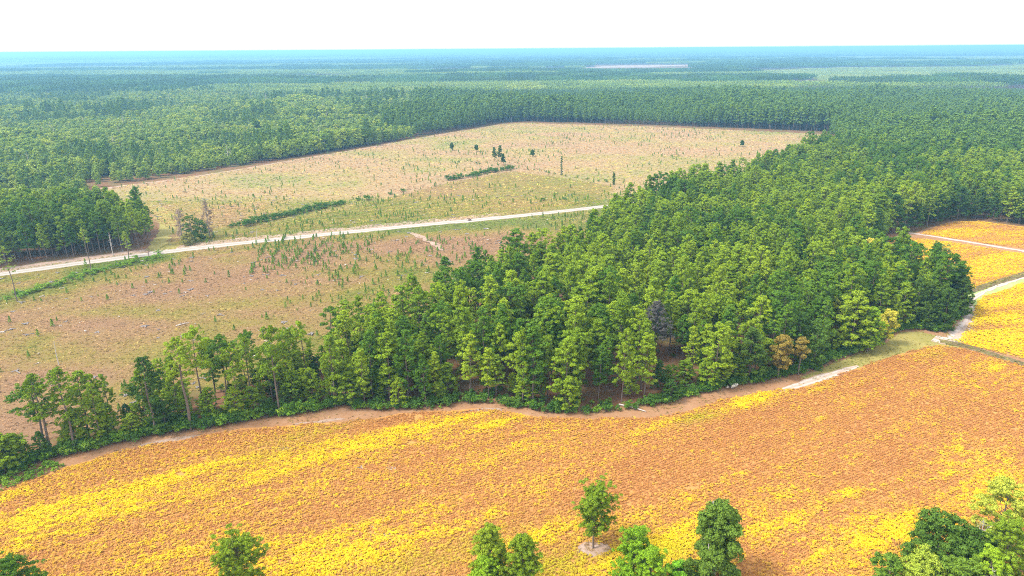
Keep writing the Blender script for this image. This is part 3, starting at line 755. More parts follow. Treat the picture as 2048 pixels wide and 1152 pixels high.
vid = np.where(young & (kindr > .80) & (yv < .42), L0 + r2.integers(0, 4, px.size), vid)
vid = np.where(strip_back, L0 + r2.integers(0, 4, px.size), vid)
sz = np.clip(r2.normal(1.0, .14, px.size), .6, 1.35)
sz = np.where(young, sz * (.70 + .9 * yv), sz)
sz = np.where(left_stand, sz * 1.0, sz)
short_back = young & inside(mx_, my_, GP([(-600, 500), (0, 446), (200, 452), (345, 480), (200, 374), (-600, 400)])); sz = np.where(short_back, sz * .75, sz)
big_back = (~young) & (~left_stand) & (np.hypot(mx_, my_) > 500); sz = np.where(big_back, sz * 1.0, sz)
blk = fbm(mx_ * .006 + 3, my_ * .009, 95); sz = np.where(~left_stand & ~near_mid, sz * (.42 + 1.2 * blk), sz)
lowz = (py < 207) & ~young; sz = np.where(lowz, sz * .62, sz); sz = np.where(py < 207, sz * .85, sz)
gap = young & (fbm(mx_ * .02 + 50, my_ * .02, 9) > .60)
k_ = ~gap | (r2.random(px.size) < .3)
edge_bk = dist_line(mx_, my_, GP(BACK_EDGE)) < 7
for i in np.nonzero(edge_bk)[0]:
    if r2.random() < .75: vid[i] = NV + 8 + r2.integers(0, 4)
mid = np.column_stack([mx_, my_, vid, sz * r2.uniform(.9, 1.2, px.size), sz, r2.uniform(0, 6.28, px.size)])[k_]
allr = np.concatenate([np.array(rest, float).reshape(-1, 6), mid])
o = scatter('pine_forest', np.column_stack([allr[:, 0], allr[:, 1], np.zeros(len(allr))]), allv, allr[:, 2].astype(int),
        np.column_stack([allr[:, 3], allr[:, 3], allr[:, 4]]), allr[:, 5], None,
        'dense green pine forest beyond the near woods and round the cutover clearing', 'forest')
print('forest instances', len(allr))

# ------------------------------------------------------------------ far forest to the horizon: patches
def patch(name, size, sp, h, R, tufts, nl, leaf, tuft, m, seed, pale=0):
    r = np.random.default_rng(seed); n = int(size / sp); mb = MB(); cen = []; rad = []
    for i in range(n):
        for j in range(n):
            cx, cy_ = (i + r.random()) * sp - size / 2, (j + r.random()) * sp - size / 2; hh = h * r.uniform(.8, 1.15)
            for k in range(tufts):
                t = k / max(1, tufts - 1); a = r.random() * 6.28; q = R * (1 - .6 * t) * .6
                cen.append((cx + math.cos(a) * q, cy_ + math.sin(a) * q, hh * (.62 + .36 * t))); rad.append(tuft * r.uniform(.7, 1.2) * (1.1 - .4 * t))
            tube(mb, np.array([(cx, cy_, 0), (cx, cy_, hh * .7)]), [.22, .12], 3, 1)
    leaves(mb, cen, rad, nl, leaf, r, flat=.9, elong=1.5)
    return mb.mesh(name, [m, M['bark_grey']])
PT = [patch('patch_a', 90, 5.6, 19, 2.4, 4, 7, 1.3, 1.5, M['pine_dark'], 1), patch('patch_b', 90, 5.6, 17, 2.4, 4, 7, 1.3, 1.5, M['pine_deep'], 2),
      patch('patch_c', 90, 4.6, 3.5, 1.5, 2, 6, 1.1, 1.2, M['far_young'], 3), patch('patch_d', 360, 15, 18, 6, 3, 7, 5, 5, M['pine_mature'], 4), patch('patch_e', 360, 15, 9, 6, 3, 7, 5, 5, M['pine_young'], 6), patch('patch_f', 90, 5.2, 13, 2.2, 3, 7, 1.3, 1.5, M['pine_young'], 7)]
r3 = np.random.default_rng(11)
def far_points():
    fx, fy = np.meshgrid(np.arange(-5600, 5601, 88.), np.arange(1530, 6800, 88.)); fx = fx.ravel(); fy = fy.ravel()
    px, py = project(fx, fy); ok = (px > -150) & (px < 2200); fx, fy, px, py = fx[ok], fy[ok], px[ok], py[ok]
    low = inside(px, py, [(1592, 138), (1750, 136), (2120, 132), (2120, 172), (1900, 163), (1650, 172), (1625, 182), (1606, 182), (1600, 160)])
    bare = inside(px, py, [(1172, 130), (1390, 129), (1400, 143), (1290, 146), (1172, 147)]) | inside(px, py, [(1602, 190), (1610, 159), (1621, 159), (1619, 190)]) | inside(px, py, [(1744, 134), (1746, 112), (1755, 112), (1753, 134)])
    pale = inside(px, py, [(-200, 120), (500, 118), (900, 117), (900, 120), (500, 124), (240, 132), (-200, 140)]) | inside(px, py, [(240, 158), (700, 152), (700, 157), (240, 162)]) | inside(px, py, [(1600, 116), (2120, 112), (2120, 120), (1600, 122)])
    nz = fbm(fx * .0007, fy * .0022, 8)
    v = np.where(low | pale | (nz > .60), 2, np.where(r3.random(fx.size) < .5, 0, 1))
    v = np.where((v < 2) & (fbm(fx * .0009 + 40, fy * .003, 28) > .52), 5, v)
    keep = ~bare & ~((low) & (r3.random(fx.size) < .06))
    sz = 1 + (fbm(fx * .0016 + 9, fy * .0016, 4) - .5) * .7
    a = np.column_stack([fx, fy, v, np.ones(fx.size) * 1.03, np.where(v == 2, 1.0, sz), r3.integers(0, 4, fx.size) * math.pi / 2])[keep]
    gx, gy = np.meshgrid(np.arange(-17000, 17001, 350.), np.arange(6950, 21000, 350.)); gx = gx.ravel(); gy = gy.ravel()
    px, py = project(gx, gy); ok = (px > -150) & (px < 2200); gx, gy = gx[ok], gy[ok]
    nz = fbm(gx * .0004, gy * .0009, 18)
    b = np.column_stack([gx, gy, np.where(nz > .56, 4, 3), np.ones(gx.size) * 1.02, np.ones(gx.size) * (.8 + .6 * nz), r3.integers(0, 4, gx.size) * math.pi / 2])
    return np.concatenate([a, b])
fp = far_points()
scatter('distant_forest', np.column_stack([fp[:, 0], fp[:, 1], np.zeros(len(fp))]), PT, fp[:, 2].astype(int), np.column_stack([fp[:, 3], fp[:, 3], fp[:, 4]]), fp[:, 5], None,
        'blue hazed pine forest running flat to the horizon', 'forest')
sheet('sandy_opening', [G(px_, py_) for px_, py_ in [(1176, 134), (1240, 131), (1390, 129), (1400, 131), (1340, 132.5), (1290, 135), (1172, 136)]], .3, M['litter'], 14, 3, 40)
sheet('sandy_opening', [G(px_, py_) for px_, py_ in [(1604, 186), (1609, 160), (1618, 160), (1618, 186)]], .3, M['sand'], 2, 4, 20)
sheet('sandy_opening', [G(px_, py_) for px_, py_ in [(1747, 124), (1749, 115), (1751, 115), (1750, 124)]], .3, M['sand'], 2, 5, 40)

# ------------------------------------------------------------------ crops
def clump(seed, n, r0, h, leaf):
    r = np.random.default_rng(seed); mb = MB(); cen = np.column_stack([r.normal(0, r0 * .5, 4), r.normal(0, r0 * .5, 4), h * r.uniform(.45, .8, 4)])
    leaves(mb, cen, r0 * .55, n, leaf, r, flat=.8, elong=1.3, toneamp=1.0, jitter=.9); return mb.mesh('soybean', [M['crop']])
CL = [clump(300 + k, 20, .34, .62, .085) for k in range(5)] + [clump(310 + k, 15, .32, .52, .075) for k in range(4)]
BLOBS = [(150, 1050, 36, 11, .42), (600, 1132, 44, 6, .45), (1300, 1112, 24, 6, .5), (1760, 1100, 26, 8, .42), (1960, 960, 14, 13, .36), (850, 868, 26, 4.5, .32), (1500, 800, 14, 3, .3), (400, 938, 12, 2, .7), (60, 1040, 20, 5, .75), (20, 990, 8, 3, .8), (180, 992, 20, 3.5, .3), (330, 962, 14, 2.5, .4), (520, 958, 12, 2.5, .5), (900, 846, 12, 2.2, 1.1), (985, 850, 6, 2.5, 1.0),
         (800, 858, 10, 1.6, .9), (760, 885, 14, 4, .45), (640, 905, 15, 5, .45), (1000, 900, 10, 4, .3), (600, 985, 10, 2, .5), (1510, 802, 8, 2.2, 1.1), (1480, 812, 4, 2, .8), (1640, 778, 8, 1.4, .7),
         (1300, 862, 10, 2.5, .6), (1850, 708, 9, 1.6, .9), (1990, 738, 5, 3.5, .9), (1100, 1062, 12, 3, .9), (1060, 1080, 9, 2.5, .7), (1350, 1088, 10, 4.5, 1.0), (1250, 1040, 6, 2, .4), (700, 1125, 34, 4, .75), (500, 1120, 26, 4, .5),
         (250, 1130, 22, 5, .55), (90, 1090, 16, 3, .5), (1550, 1062, 12, 3.5, .6), (1700, 1095, 14, 3.5, .6), (1800, 1060, 10, 4, .8), (1950, 905, 8, 7, .45), (1990, 1000, 10, 5, .5), (1702, 985, 3, 1.2, .9),
         (1640, 1015, 12, 2.0, .5), (1480, 950, 2.5, 1.2, .5), (1600, 905, 12, 3, .15), (1640, 838, 3, 1.2, .5), (1460, 955, 3, 1.5, .5), (1900, 940, 6, 3, .4), (1230, 960, 3, 1, .35), (1560, 1000, 4, 1.5, .3), (300, 1010, 20, 3, .35)]
GREEN = [(1340, 1110, 9, 4, .55), (820, 1138, 22, 4, .55), (1100, 1140, 14, 5, .7), (1395, 838, 7, 2.2, .8), (620, 868, 14, 2.5, .5), (560, 905, 10, 3, .3), (1870, 712, 6, 2, .3)]
def blobsum(x, y, blobs):
    s = np.zeros(x.shape)
    for px_, py_, a, b, w in blobs:
        cx, cy_ = G(px_, py_); dx, dy = x - cx, y - cy_; u = dx * rc + dy * rs; v = -dx * rs + dy * rc
        s += w * np.exp(-((u / a) ** 2 + (v / b) ** 2))
    return s
def crop(name, poly, sx, sy, lab, seed, bias=0., mode='a', rowdir=ROW):
    r = np.random.default_rng(seed); c, s = math.cos(rowdir), math.sin(rowdir)
    P = np.array(poly); U = P[:, 0] * c + P[:, 1] * s; V = -P[:, 0] * s + P[:, 1] * c
    gu, gv = np.meshgrid(np.arange(U.min(), U.max(), sx), np.arange(V.min(), V.max(), sy)); gu = gu.ravel(); gv = gv.ravel()
    gu = gu + r.uniform(-.5, .5, gu.size) * sx; gv = gv + r.normal(0, .07, gv.size)
    x, y = gu * c - gv * s, gu * s + gv * c
    ed = (vnoise(x * .25, y * .25, seed) - .5) * 2.0
    ok = inside(x, y + ed, poly) & in_frame(x, y, 0, 120, 140); x, y, gu, gv = x[ok], y[ok], gu[ok], gv[ok]
    n1 = fbm(gu * .045, gv * .22, seed + 1, 4); n2 = fbm(gu * .28, gv * .85, seed + 2, 3); n3 = vnoise(gu * .02, gv * .06, seed + 6)
    if mode == 'a':
        ripe = .19 + .07 * np.clip(-x / 70, 0, 1) + .60 * (n1 - .45) + .42 * (n2 - .5) + .22 * (n3 - .5) + blobsum(x, y, BLOBS) * .50 * (.35 + 1.3 * n2) + bias
        grn = np.clip(blobsum(x, y, GREEN), 0, .8) * (.5 + n2 * .8)
    else:
        ripe = .66 + 1.5 * (fbm(gu * .03, gv * .16, seed + 1, 3) - .45) + .15 * (n2 - .5) + bias; grn = np.zeros(x.size)
    ripe = np.clip(ripe + r.normal(0, .17, x.size), 0, 1)
    vid = np.where(ripe > .42, r.integers(0, 5, x.size), 5 + r.integers(0, 4, x.size))
    bare = (ripe < .3) & (r.random(x.size) < .12)
    tram = np.abs((gv + 3 * vnoise(gu * .004, gu * 0 + 2, 5)) % 21.0 - 10.5); bare |= (np.abs(tram - .95) < .28) & (r.random(x.size) < .3)
    bare |= (vnoise(x * .16, y * .16, seed + 31) > .975); isx, isy = G(1187, 1098)
    bare |= (((x - isx) / 3.4) ** 2 + ((y - isy) / 2.2) ** 2) < .35 + .9 * n2
    sc_ = r.uniform(.75, 1.25, x.size) * (.85 + .3 * np.clip(ripe, 0, 1)); k = ~bare
    o = scatter(name, np.column_stack([x, y, np.full(x.size, .03)])[k], CL, vid[k], np.column_stack([sc_ * 1.2, sc_ * 1.2, sc_ * .72])[k], r.uniform(0, 6.28, x.size)[k], {'ripe': ripe[k], 'green': grn[k]}, lab, 'crop')
    print(name, k.sum()); return o
crop('soybean_crop', field_a, .33, .76, 'orange and yellow ripening soybean rows filling the large front field', 21)
crop('soybean_crop', field_b, .55, .9, 'bright yellow soybean crop right of the white sand track', 22, .16, 'b', math.radians(12))
crop('soybean_crop', field_c, .7, .95, 'striped yellow and orange soybean crop between the dark ditch and the pale track', 23, .10, 'b', math.radians(18))
crop('soybean_crop', field_d, .7, .95, 'yellow soybean crop beside the far dark woods edge at right', 24, .02, 'b', math.radians(14))

# ------------------------------------------------------------------ dry grass of the cutover and margins
def grass(seed, n, h, spread, w):
    r = np.random.default_rng(seed); a = r.random(n) * 6.28; b = r.normal(0, spread * .35, (n, 2)); lean = r.uniform(.5, 1.9, n)
    L = h * r.uniform(.35, .85, n); base = np.column_stack([b, np.zeros(n)]); tip = base + np.column_stack([np.cos(a) * lean * L * .8, np.sin(a) * lean * L * .8, L])
    side = np.column_stack([-np.sin(a), np.cos(a), np.zeros(n)]) * w
    v = np.stack([base + side, base - side, tip], 1).reshape(-1, 3); mb = MB(); mb.add(v, np.arange(3 * n).reshape(-1, 3), None, 0, np.repeat(r.random(n), 3)); return mb.mesh('grass_tuft', [M['dry']])
GT = [grass(400 + k, 22, .7, .7, .07) for k in range(4)] + [grass(410 + k, 26, 1.0, 1.6, .16) for k in range(3)]
r4 = np.random.default_rng(41)
def tufts():
    x, y = jgrid(-240, 160, 112, 430, 1.05, 1.15, r4, .5); ok = inside(x, y, clearing) & in_frame(x, y, 0, 40, 0) & (dist_line(x, y, road_line) > 3.9); x, y = x[ok], y[ok]
    v = r4.integers(0, 4, x.size); s = r4.uniform(.35, 1.0, x.size)
    x2, y2 = jgrid(-320, 480, 330, 900, 2.6, 3.4, r4, .5); ok = inside(x2, y2, clearing) & in_frame(x2, y2, 0, 40, 0) & (dist_line(x2, y2, road_line) > 5.5) & (y2 > 360); x2, y2 = x2[ok], y2[ok]
    x = np.concatenate([x, x2]); y = np.concatenate([y, y2]); v = np.concatenate([v, 4 + r4.integers(0, 3, x2.size)]); s = np.concatenate([s, r4.uniform(.35, .95, x2.size)])
    ripe = np.clip(ripeness(x, y) + r4.normal(0, .10, x.size), 0, 1)
    scatter('dry_grass', np.column_stack([x, y, np.full(x.size, .01)]), GT, v, s, r4.uniform(0, 6.28, x.size), {'ripe': ripe, 'lum': np.clip(r4.normal(1.1, .33, x.size), .4, 2.0) * (1 + .3 * np.clip((y - 330) / 120, 0, 1))}, 'tan and pinkish dry grass covering the cutover clearing', 'grass'); print('dry grass', x.size)
tufts()
def margin_grass():
    x, y = jgrid(-140, 190, 110, 240, .9, .9, r4, .5); m_poly = margin_out + [G(2060, 690), G(2300, 760)] + list(reversed(GP(FIELD_TOP)))
    ok = inside(x, y, m_poly) & in_frame(x, y, 0, 40, 40); x, y = x[ok], y[ok]; dn = vnoise(x * .25, y * .25, 66); ok = r4.random(x.size) < np.clip(dn * 1.5 - .4, .08, .9); x, y = x[ok], y[ok]
    ripe = np.clip(.15 + .6 * (vnoise(x * .1, y * .1, 61) - .3) + .5 * (x > 85) + r4.normal(0, .08, x.size), 0, 1)
    lx, ly = G(1187, 1098); a_ = r4.uniform(0, 6.28, 60); q_ = np.sqrt(r4.random(60)); x = np.concatenate([x, lx + 4 * q_ * np.cos(a_)]); y = np.concatenate([y, ly + 2.6 * q_ * np.sin(a_)]); ripe = np.concatenate([ripe, r4.uniform(0, .5, 60)])
    scatter('margin_grass', np.column_stack([x, y, np.full(x.size, .02)]), GT[:4], r4.integers(0, 4, x.size), r4.uniform(.3, .7, x.size), r4.uniform(0, 6.28, x.size), {'ripe': ripe, 'lum': np.clip(r4.normal(1.0, .25, x.size), .4, 1.7)}, 'short dry grass on the bare strip between woods and crop', 'grass')
    xs, ys, rp = [], [], []
    for ln in (DITCH1, DITCH2):
        p = smooth(ln, 2); 
        for a, b in zip(p[:-1], p[1:]):
            n = int(np.linalg.norm(b - a) * 3.0)
            for _ in range(n):
                t = r4.random(); q = a + (b - a) * t + r4.normal(0, .9, 2); xs.append(q[0]); ys.append(q[1]); rp.append(np.clip(r4.normal(.7, .2), 0, 1))
    scatter('ditch_weeds', np.column_stack([xs, ys, np.full(len(xs), .15)]), GT[:4], r4.integers(0, 4, len(xs)), r4.uniform(.5, 1.0, len(xs)), r4.uniform(0, 6.28, len(xs)), {'ripe': rp, 'lum': np.clip(r4.normal(.9, .25, len(xs)), .4, 1.6)}, 'weeds and grass lining the two dark field ditches', 'weeds')
margin_grass()

def debris():
    D = []
    for k in range(4):
        mb = MB(); r = np.random.default_rng(450 + k)
        for q in range(1 + 2 * k):
            a = r.random() * 3.14; L = r.uniform(.6, 2.2); c = r.normal(0, .5, 2) if k else np.zeros(2); dx, dy = math.cos(a) * L / 2, math.sin(a) * L / 2
            tube(mb, np.array([(c[0] - dx, c[1] - dy, .10), (c[0], c[1], .16 + .1 * r.random()), (c[0] + dx, c[1] + dy, .1 + .25 * r.random())]), [.11, .10, .06], 5)
        D.append(mb.mesh('debris', [M['bark_pale'] if k < 2 else M['bark_grey']]))
    x, y = jgrid(-240, 160, 120, 440, 4.5, 4.5, r4, .5); ok = inside(x, y, clearing) & in_frame(x, y, 0, 20, 0) & (dist_line(x, y, road_line) > 7) & (r4.random(x.size) < .16 * (.3 + 1.4 * vnoise(x * .05, y * .05, 83))); x, y = x[ok], y[ok]
    scatter('logging_debris', np.column_stack([x, y, np.full(x.size, .03)]), D, r4.integers(0, 4, x.size), r4.uniform(.6, 1.4, x.size), r4.uniform(0, 6.28, x.size), None, 'grey and whitish logging debris scattered over the cutover ground', 'debris')
debris()
# ------------------------------------------------------------------ saplings of the cutover
def sapling(seed, h=2.0, R=.42):
    r = np.random.default_rng(seed); mb = MB(); tube(mb, np.array([(0, 0, -.1), (0, 0, h * .9)]), [.035, .012], 4, 1)
    t = np.linspace(.12, .98, 14); a = np.arange(14) * 2.4; q = R * (1 - t) ** .8
    cen = np.column_stack([np.cos(a) * q, np.sin(a) * q, t * h]); leaves(mb, cen, R * .55 * (1.15 - .6 * t), 14, .19, r, flat=1.3, elong=2.4); return mb.mesh('pine_sapling', [M['sap'], M['bark']])
M['sap'] = foliage('sapling_needles', (.08, .18, .018), (.12, .24, .022), (.19, .31, .03))
SP = [sapling(500 + k, 2.0 + .25 * (k % 3), .40 + .05 * (k % 2)) for k in range(5)]
r5 = np.random.default_rng(55)
SAP = []
def saplings():
    x, y = jgrid(-240, 160, 150, 440, 2.6, 3.0, r5, .5); ok = inside(x, y, clearing) & in_frame(x, y, 0, 20, 0) & (dist_line(x, y, road_line) > 7); x, y = x[ok], y[ok]
    dn = fbm(x * .03 + 4, y * .04, 71, 3); rows = inside(x, y, GP([(470, 545), (640, 470), (760, 455), (900, 470), (880, 520), (640, 560)]))
    near = dist_line(x, y, road_line[4:]) < 40
    ok = r5.random(x.size) < np.clip((dn - .43) * 1.5, .02, .35) * np.where(rows | near, 1.6, .8) * np.where(x < -120, .6, 1); x, y = x[ok], y[ok]
    lx, ly = [], []
    for k in range(9):                       # planted rows that read in the photograph
        a = np.array(G(500 + k * 26, 552 - k * 6)); b = np.array(G(540 + k * 32, 475 - k * 1.5))
        m_ = int(np.linalg.norm(b - a) / 1.9)
        for i in range(m_):
            if r5.random() < .62: q = a + (b - a) * i / m_ + r5.normal(0, .3, 2); lx.append(q[0]); ly.append(q[1])
    x = np.concatenate([x, lx]); y = np.concatenate([y, ly])
    x2, y2 = jgrid(-320, 480, 380, 890, 5.5, 7, r5, .5); ok = inside(x2, y2, clearing) & in_frame(x2, y2, 0, 20, 0) & (dist_line(x2, y2, road_line) > 9); x2, y2 = x2[ok], y2[ok]
    ok = r5.random(x2.size) < np.clip((fbm(x2 * .02, y2 * .02, 73) - .4) * 1.4, .03, .5); x2, y2 = x2[ok], y2[ok]
    x = np.concatenate([x, x2]); y = np.concatenate([y, y2]); drop = dist_line(x, y, rear) < 2
    x, y = x[~drop], y[~drop]; o_ = np.argsort(np.hypot(x, y)); x, y = x[o_], y[o_]; s = np.clip(r5.normal(.88, .26, x.size), .4, 1.5)
    vis = np.zeros(x.size, bool)
    rear_front = inside(x, y, woods_near); px_, py_ = project(x, y, 0)
    hid = py_ > np.interp(px_, [p[0] for p in REAR_TOPS[::-1]], [p[1] for p in REAR_TOPS[::-1]]) + 4
    ind = np.nonzero(~hid)[0][:290]; mark = np.zeros(x.size, bool); mark[ind] = True
    for i in ind:
        o = link('pine_sapling', SP[int(r5.integers(0, 5))]); o.location = (x[i], y[i], .02); o.rotation_euler = (0, 0, r5.random() * 6.28); o.scale = (s[i] * 1.05, s[i] * 1.05, s[i])
        size = 'tiny' if s[i] < .65 else ('small' if s[i] < .95 else 'taller')
        cols = [(-99, 'near the left edge'), (120, 'right of the white leaning snag'), (260, 'left of the tallest strip pine'), (400, 'above the whitish fallen log'), (520, 'below the roadside clump'), (640, 'left of the planted rows'), (760, 'in the planted rows'), (880, 'left of the bare pale patch'), (1000, 'beside the narrowing woods')]
        far = 'by the road' if dist_line(np.array([x[i]]), np.array([y[i]]), road_line)[0] < 30 else ('by the woods' if dist_line(np.array([x[i]]), np.array([y[i]]), rear)[0] < 25 else 'amid dry grass')
        tag(o, '%s green sapling %s %s' % (size, far, [t for p, t in cols if px_[i] >= p][-1]), 'sapling', 'saplings on the cutover ground'); SAP.append((px_[i], o))
    distinguish(SAP)
    k = ~mark
    scatter('young_saplings', np.column_stack([x, y, np.full(x.size, .02)])[k], SP, r5.integers(0, 5, k.sum()), s[k], r5.uniform(0, 6.28, k.sum()), None, 'scattered small pine saplings over the far cutover ground', 'saplings'); print('saplings', x.size)
saplings()

# ------------------------------------------------------------------ shrubs: edge undergrowth, hedge strips
def shrub_mesh(seed, h, w, m, n=9, nl=34, leaf=.17):
    r = np.random.default_rng(seed); mb = MB(); cen = np.column_stack([r.normal(0, w * .24, n), r.normal(0, w * .24, n), h * r.uniform(.25, .85, n)])
    for c in cen: tube(mb, np.array([(c[0] * .2, c[1] * .2, -.05), (c[0] * .6, c[1] * .6, c[2] * .5), tuple(c)]), [.03, .02, .01], 3, 1)
    leaves(mb, cen, w * .22 * r.uniform(.7, 1.3, n), nl, leaf, r, flat=.85, elong=1.7); return mb.mesh('shrub', [m, M['bark']])
SH = [shrub_mesh(600 + k, 1.9, 2.2, M['shrub']) for k in range(4)] + [shrub_mesh(610 + k, 2.4, 2.6, M['shrub_dark'], 12) for k in range(4)]
r6 = np.random.default_rng(66)
def undergrowth():
    P, I, S = [], [], []
    fr = rough_edge(front, .7, .2, 3, False)
    for q in fr:
        pxx = float(project(q[0], q[1])[0]); brush = .95 if pxx < 700 else (.62 if 720 < pxx < 1120 else (.42 if pxx < 1330 else .75)); 
        for _ in range(3):
            if r6.random() < brush * .8:
                d = abs(r6.normal(0, 2.0)) + .8; P.append((q[0] + r6.normal(0, .5), q[1] + d, 0)); I.append(int(r6.integers(4, 8)) if r6.random() < (.5 if pxx < 640 else .75) else int(r6.integers(0, 4))); S.append(r6.uniform(.55, 1.25) * (1.3 if pxx < 640 else 1))
    # brush inside the stand
    x, y = jgrid(-130, 220, 130, 330, 4, 4, r6, .5); ok = inside(x, y, woods_near) & (r6.random(x.size) < .30); x, y = x[ok], y[ok]
    for a, b in zip(x, y): P.append((a, b, 0)); I.append(int(r6.integers(4, 8))); S.append(r6.uniform(.4, 1.0))
    # weeds at the lower left corner
    x, y = jgrid(*[v for v in (-150, -92, 110, 150)], 1.2, 1.2, r6, .5); pl = GP([(-140, 985), (0, 940), (60, 930), (140, 930), (100, 948), (0, 985), (-140, 1020)]); ok = inside(x, y, pl)
    for a, b in zip(x[ok], y[ok]): P.append((a, b, 0)); I.append(int(r6.integers(0, 4))); S.append(r6.uniform(.4, .8))
    scatter('undergrowth', P, SH, I, S, r6.uniform(0, 6.28, len(P)), None, 'dark green brush along the foot of the near woods', 'brush')
undergrowth()
def along(line, n, spread, r):
    p = np.array(line); seg = np.linalg.norm(np.diff(p, axis=0), axis=1); s = np.concatenate([[0], np.cumsum(seg)]); t = (np.arange(n) + .5 + r.uniform(-.6, .6, n)).clip(0, n) / n * s[-1]
    return np.column_stack([np.interp(t, s, p[:, 0]), np.interp(t, s, p[:, 1])]) + r.normal(0, 1, (n, 2)) * np.array(spread)
SHR = []
for q in along(GP([(-60, 615), (0, 602), (60, 586), (150, 556), (220, 537), (310, 518)]), 85, (1.2, 4.2), r6):
    o = link('shrub', SH[int(r6.integers(0, 4))]); s = r6.uniform(.6, 1.25); o.location = (q[0], q[1], 0); o.rotation_euler = (0, 0, r6.random() * 6.28); o.scale = (s * 1.2, s * 1.2, s)
    p_ = project(q[0], q[1])[0]
    tag(o, '%s leafy thicket shrub %s' % ('low' if s < .8 else ('medium' if s < 1.05 else 'tall'), 'at the left edge' if p_ < 40 else ('near the drooping thin pine' if p_ < 100 else ('left of the bare trunked pine' if p_ < 170 else ('below the white dead tree' if p_ < 240 else 'by the road bend')))), 'shrub', 'shrubs of the thicket below the road'); SHR.append((p_, o))
for ln, n, lab, g in ((GP([(462, 455), (520, 445), (560, 436), (610, 424), (690, 408)]), 58, 'dark shrub in the left hedge line of the clearing', 'shrubs of the left hedge line'),
                      (GP([(895, 361), (940, 354), (980, 345), (1028, 338)]), 46, 'dark shrub in the middle hedge line of the clearing', 'shrubs of the middle hedge line'),
                      (GP([(900, 330), (940, 322), (960, 330), (1060, 340), (1120, 350), (1230, 368)]), 22, 'small scattered shrub on the pale ground beyond the hedge line', 'scattered shrubs beyond the hedge')):
    for q in along(ln, n, (.8, 1.6), r6):
        o = link('shrub', SH[int(r6.integers(4, 8))]); s = r6.uniform(.6, 1.3) * (.7 if 'small' in lab else 1.35); o.location = (q[0], q[1], 0); o.rotation_euler = (0, 0, r6.random() * 6.28); o.scale = (s * 1.15, s * 1.15, s); tag(o, ('' if 'small' in lab else 'low ' if s < 1.0 else 'bigger ' if s > 1.35 else '') + lab, 'shrub', g); SHR.append((project(q[0], q[1])[0], o))
distinguish(SHR)
for px_, py_, s, lab in ((735, 401, 1.9, 'lone dark shrub clump between the two hedge lines in the clearing'), (716, 402, 1.2, 'smaller dark shrub left of the lone clump between the hedge lines'), (806, 384, 1.3, 'round dark shrub standing left of the middle hedge line'),
                         (780, 390, 1.0, 'small dark shrub between lone clump and middle hedge line'), (1130, 401, 1.1, 'small green shrub just above the road near the woods'), (1087, 401, .9, 'tiny green shrub above the road, left of its twin'),
                         (940, 442, .8, 'small reddish shrub on the edge of the gravel road')):
    me = SH[4] if 'reddish' not in lab else shrub_mesh(640, 1.9, 2.2, M['bark_red']); q = G(px_, py_); o = link('shrub', me); o.location = (q[0], q[1], 0); o.scale = (s * 1.4, s * 1.2, s); tag(o, lab, 'shrub')

# ------------------------------------------------------------------ singled-out trees
def pine_one(lab, xy, h, seed, m, crown=.6, R=2.6, dense=1.0, group=None, thick=.2, **kw):
    t_, c_ = pine_parts(seed, h, crown, R, dense, thick=thick, **kw); return tree_thing('pine_tree', lab, 'pine tree', xy, t_.mesh('trunk', [M['bark']]), c_.mesh('crown', [M[m]]), 0, (1, 1, 1), group)
def broad_one(lab, xy, h, w, seed, m, bk='bark', **kw):
    t_, c_ = broad_parts(seed, h, w, **kw); return tree_thing('broadleaf_tree', lab, 'tree', xy, t_.mesh('trunk', [M[bk]]), c_.mesh('crown', [M[m]]))
def snag_one(name, lab, xy, h, seed, m='bark_pale', **kw):
    t_, c_ = snag_parts(seed, h, **kw); return tree_thing(name, lab, 'dead tree', xy, t_.mesh('trunk', [M[m]]), c_.mesh('crown', [M[m]]))
# foreground
pine_one('lone round crowned pine on a bare patch in the front field', G(1187, 1096), 13.2, 701, 'pine_field', .68, 3.1, 1.9, top=2.2, rnd=True, tuft=.48, leaf=.14, nl=80)
pine_one('taller left pine of the pair at the bottom middle', G(980, 1050, 14.5), 14.5, 702, 'pine_field', .85, 2.7, 1.7, tuft=.46, leaf=.15, nl=80)
pine_one('right pine of the pair at the bottom middle', G(1046, 1070, 14), 14, 703, 'pine_field', .85, 2.9, 1.7, tuft=.46, leaf=.15, nl=80)
pine_one('low bushy pine in front of the pair at the bottom middle', G(975, 1114, 10), 10, 704, 'pine_bright', .9, 2.5, 1.5, tuft=.42, leaf=.15, nl=80)
pine_one('small bright pine tip beneath the right pine of the pair', G(1042, 1132, 7.5), 7.5, 714, 'pine_bright', .9, 1.2, 1.3, tuft=.45, leaf=.22, nl=40)
pine_one('bright conical pine at the bottom right of the lone field pine', G(1272, 1055, 13), 13, 705, 'pine_bright', .92, 3.1, 1.5, tuft=.46, leaf=.15, nl=80)
pine_one('lower bright pine leaning out beside the conical pine', G(1302, 1098, 11), 11, 706, 'pine_bright', .92, 2.6, 1.4, tuft=.46, leaf=.15, nl=80)
pine_one('pine top at the bottom left beyond the corner', G(470, 1080, 13), 13, 707, 'pine_field', .85, 3.5, 1.8, rnd=True, tuft=.46, leaf=.15, nl=80)
pine_one('dark pine top cut by the bottom left corner', G(12, 1126, 12), 12, 708, 'pine_deep', .9, 4.2, 1.5, tuft=.5, leaf=.15, nl=80)
broad_one('tall leafy tree with pale bark standing at the bottom right of centre', G(1445, 1005, 17), 17, 7.6, 709, 'leaf_dark', 'bark_pale', base=.05, lobes=76, cyl=.75, nl=90, leaf=.20, tuft=.72, per=11)
snag_one('dead_tree', 'pale dead stem sticking out of the tall leafy tree top', G(1427, 1003, 17.2), 17.2, 710, limbs=12, spread=1.6, start=.3, thick=.14)
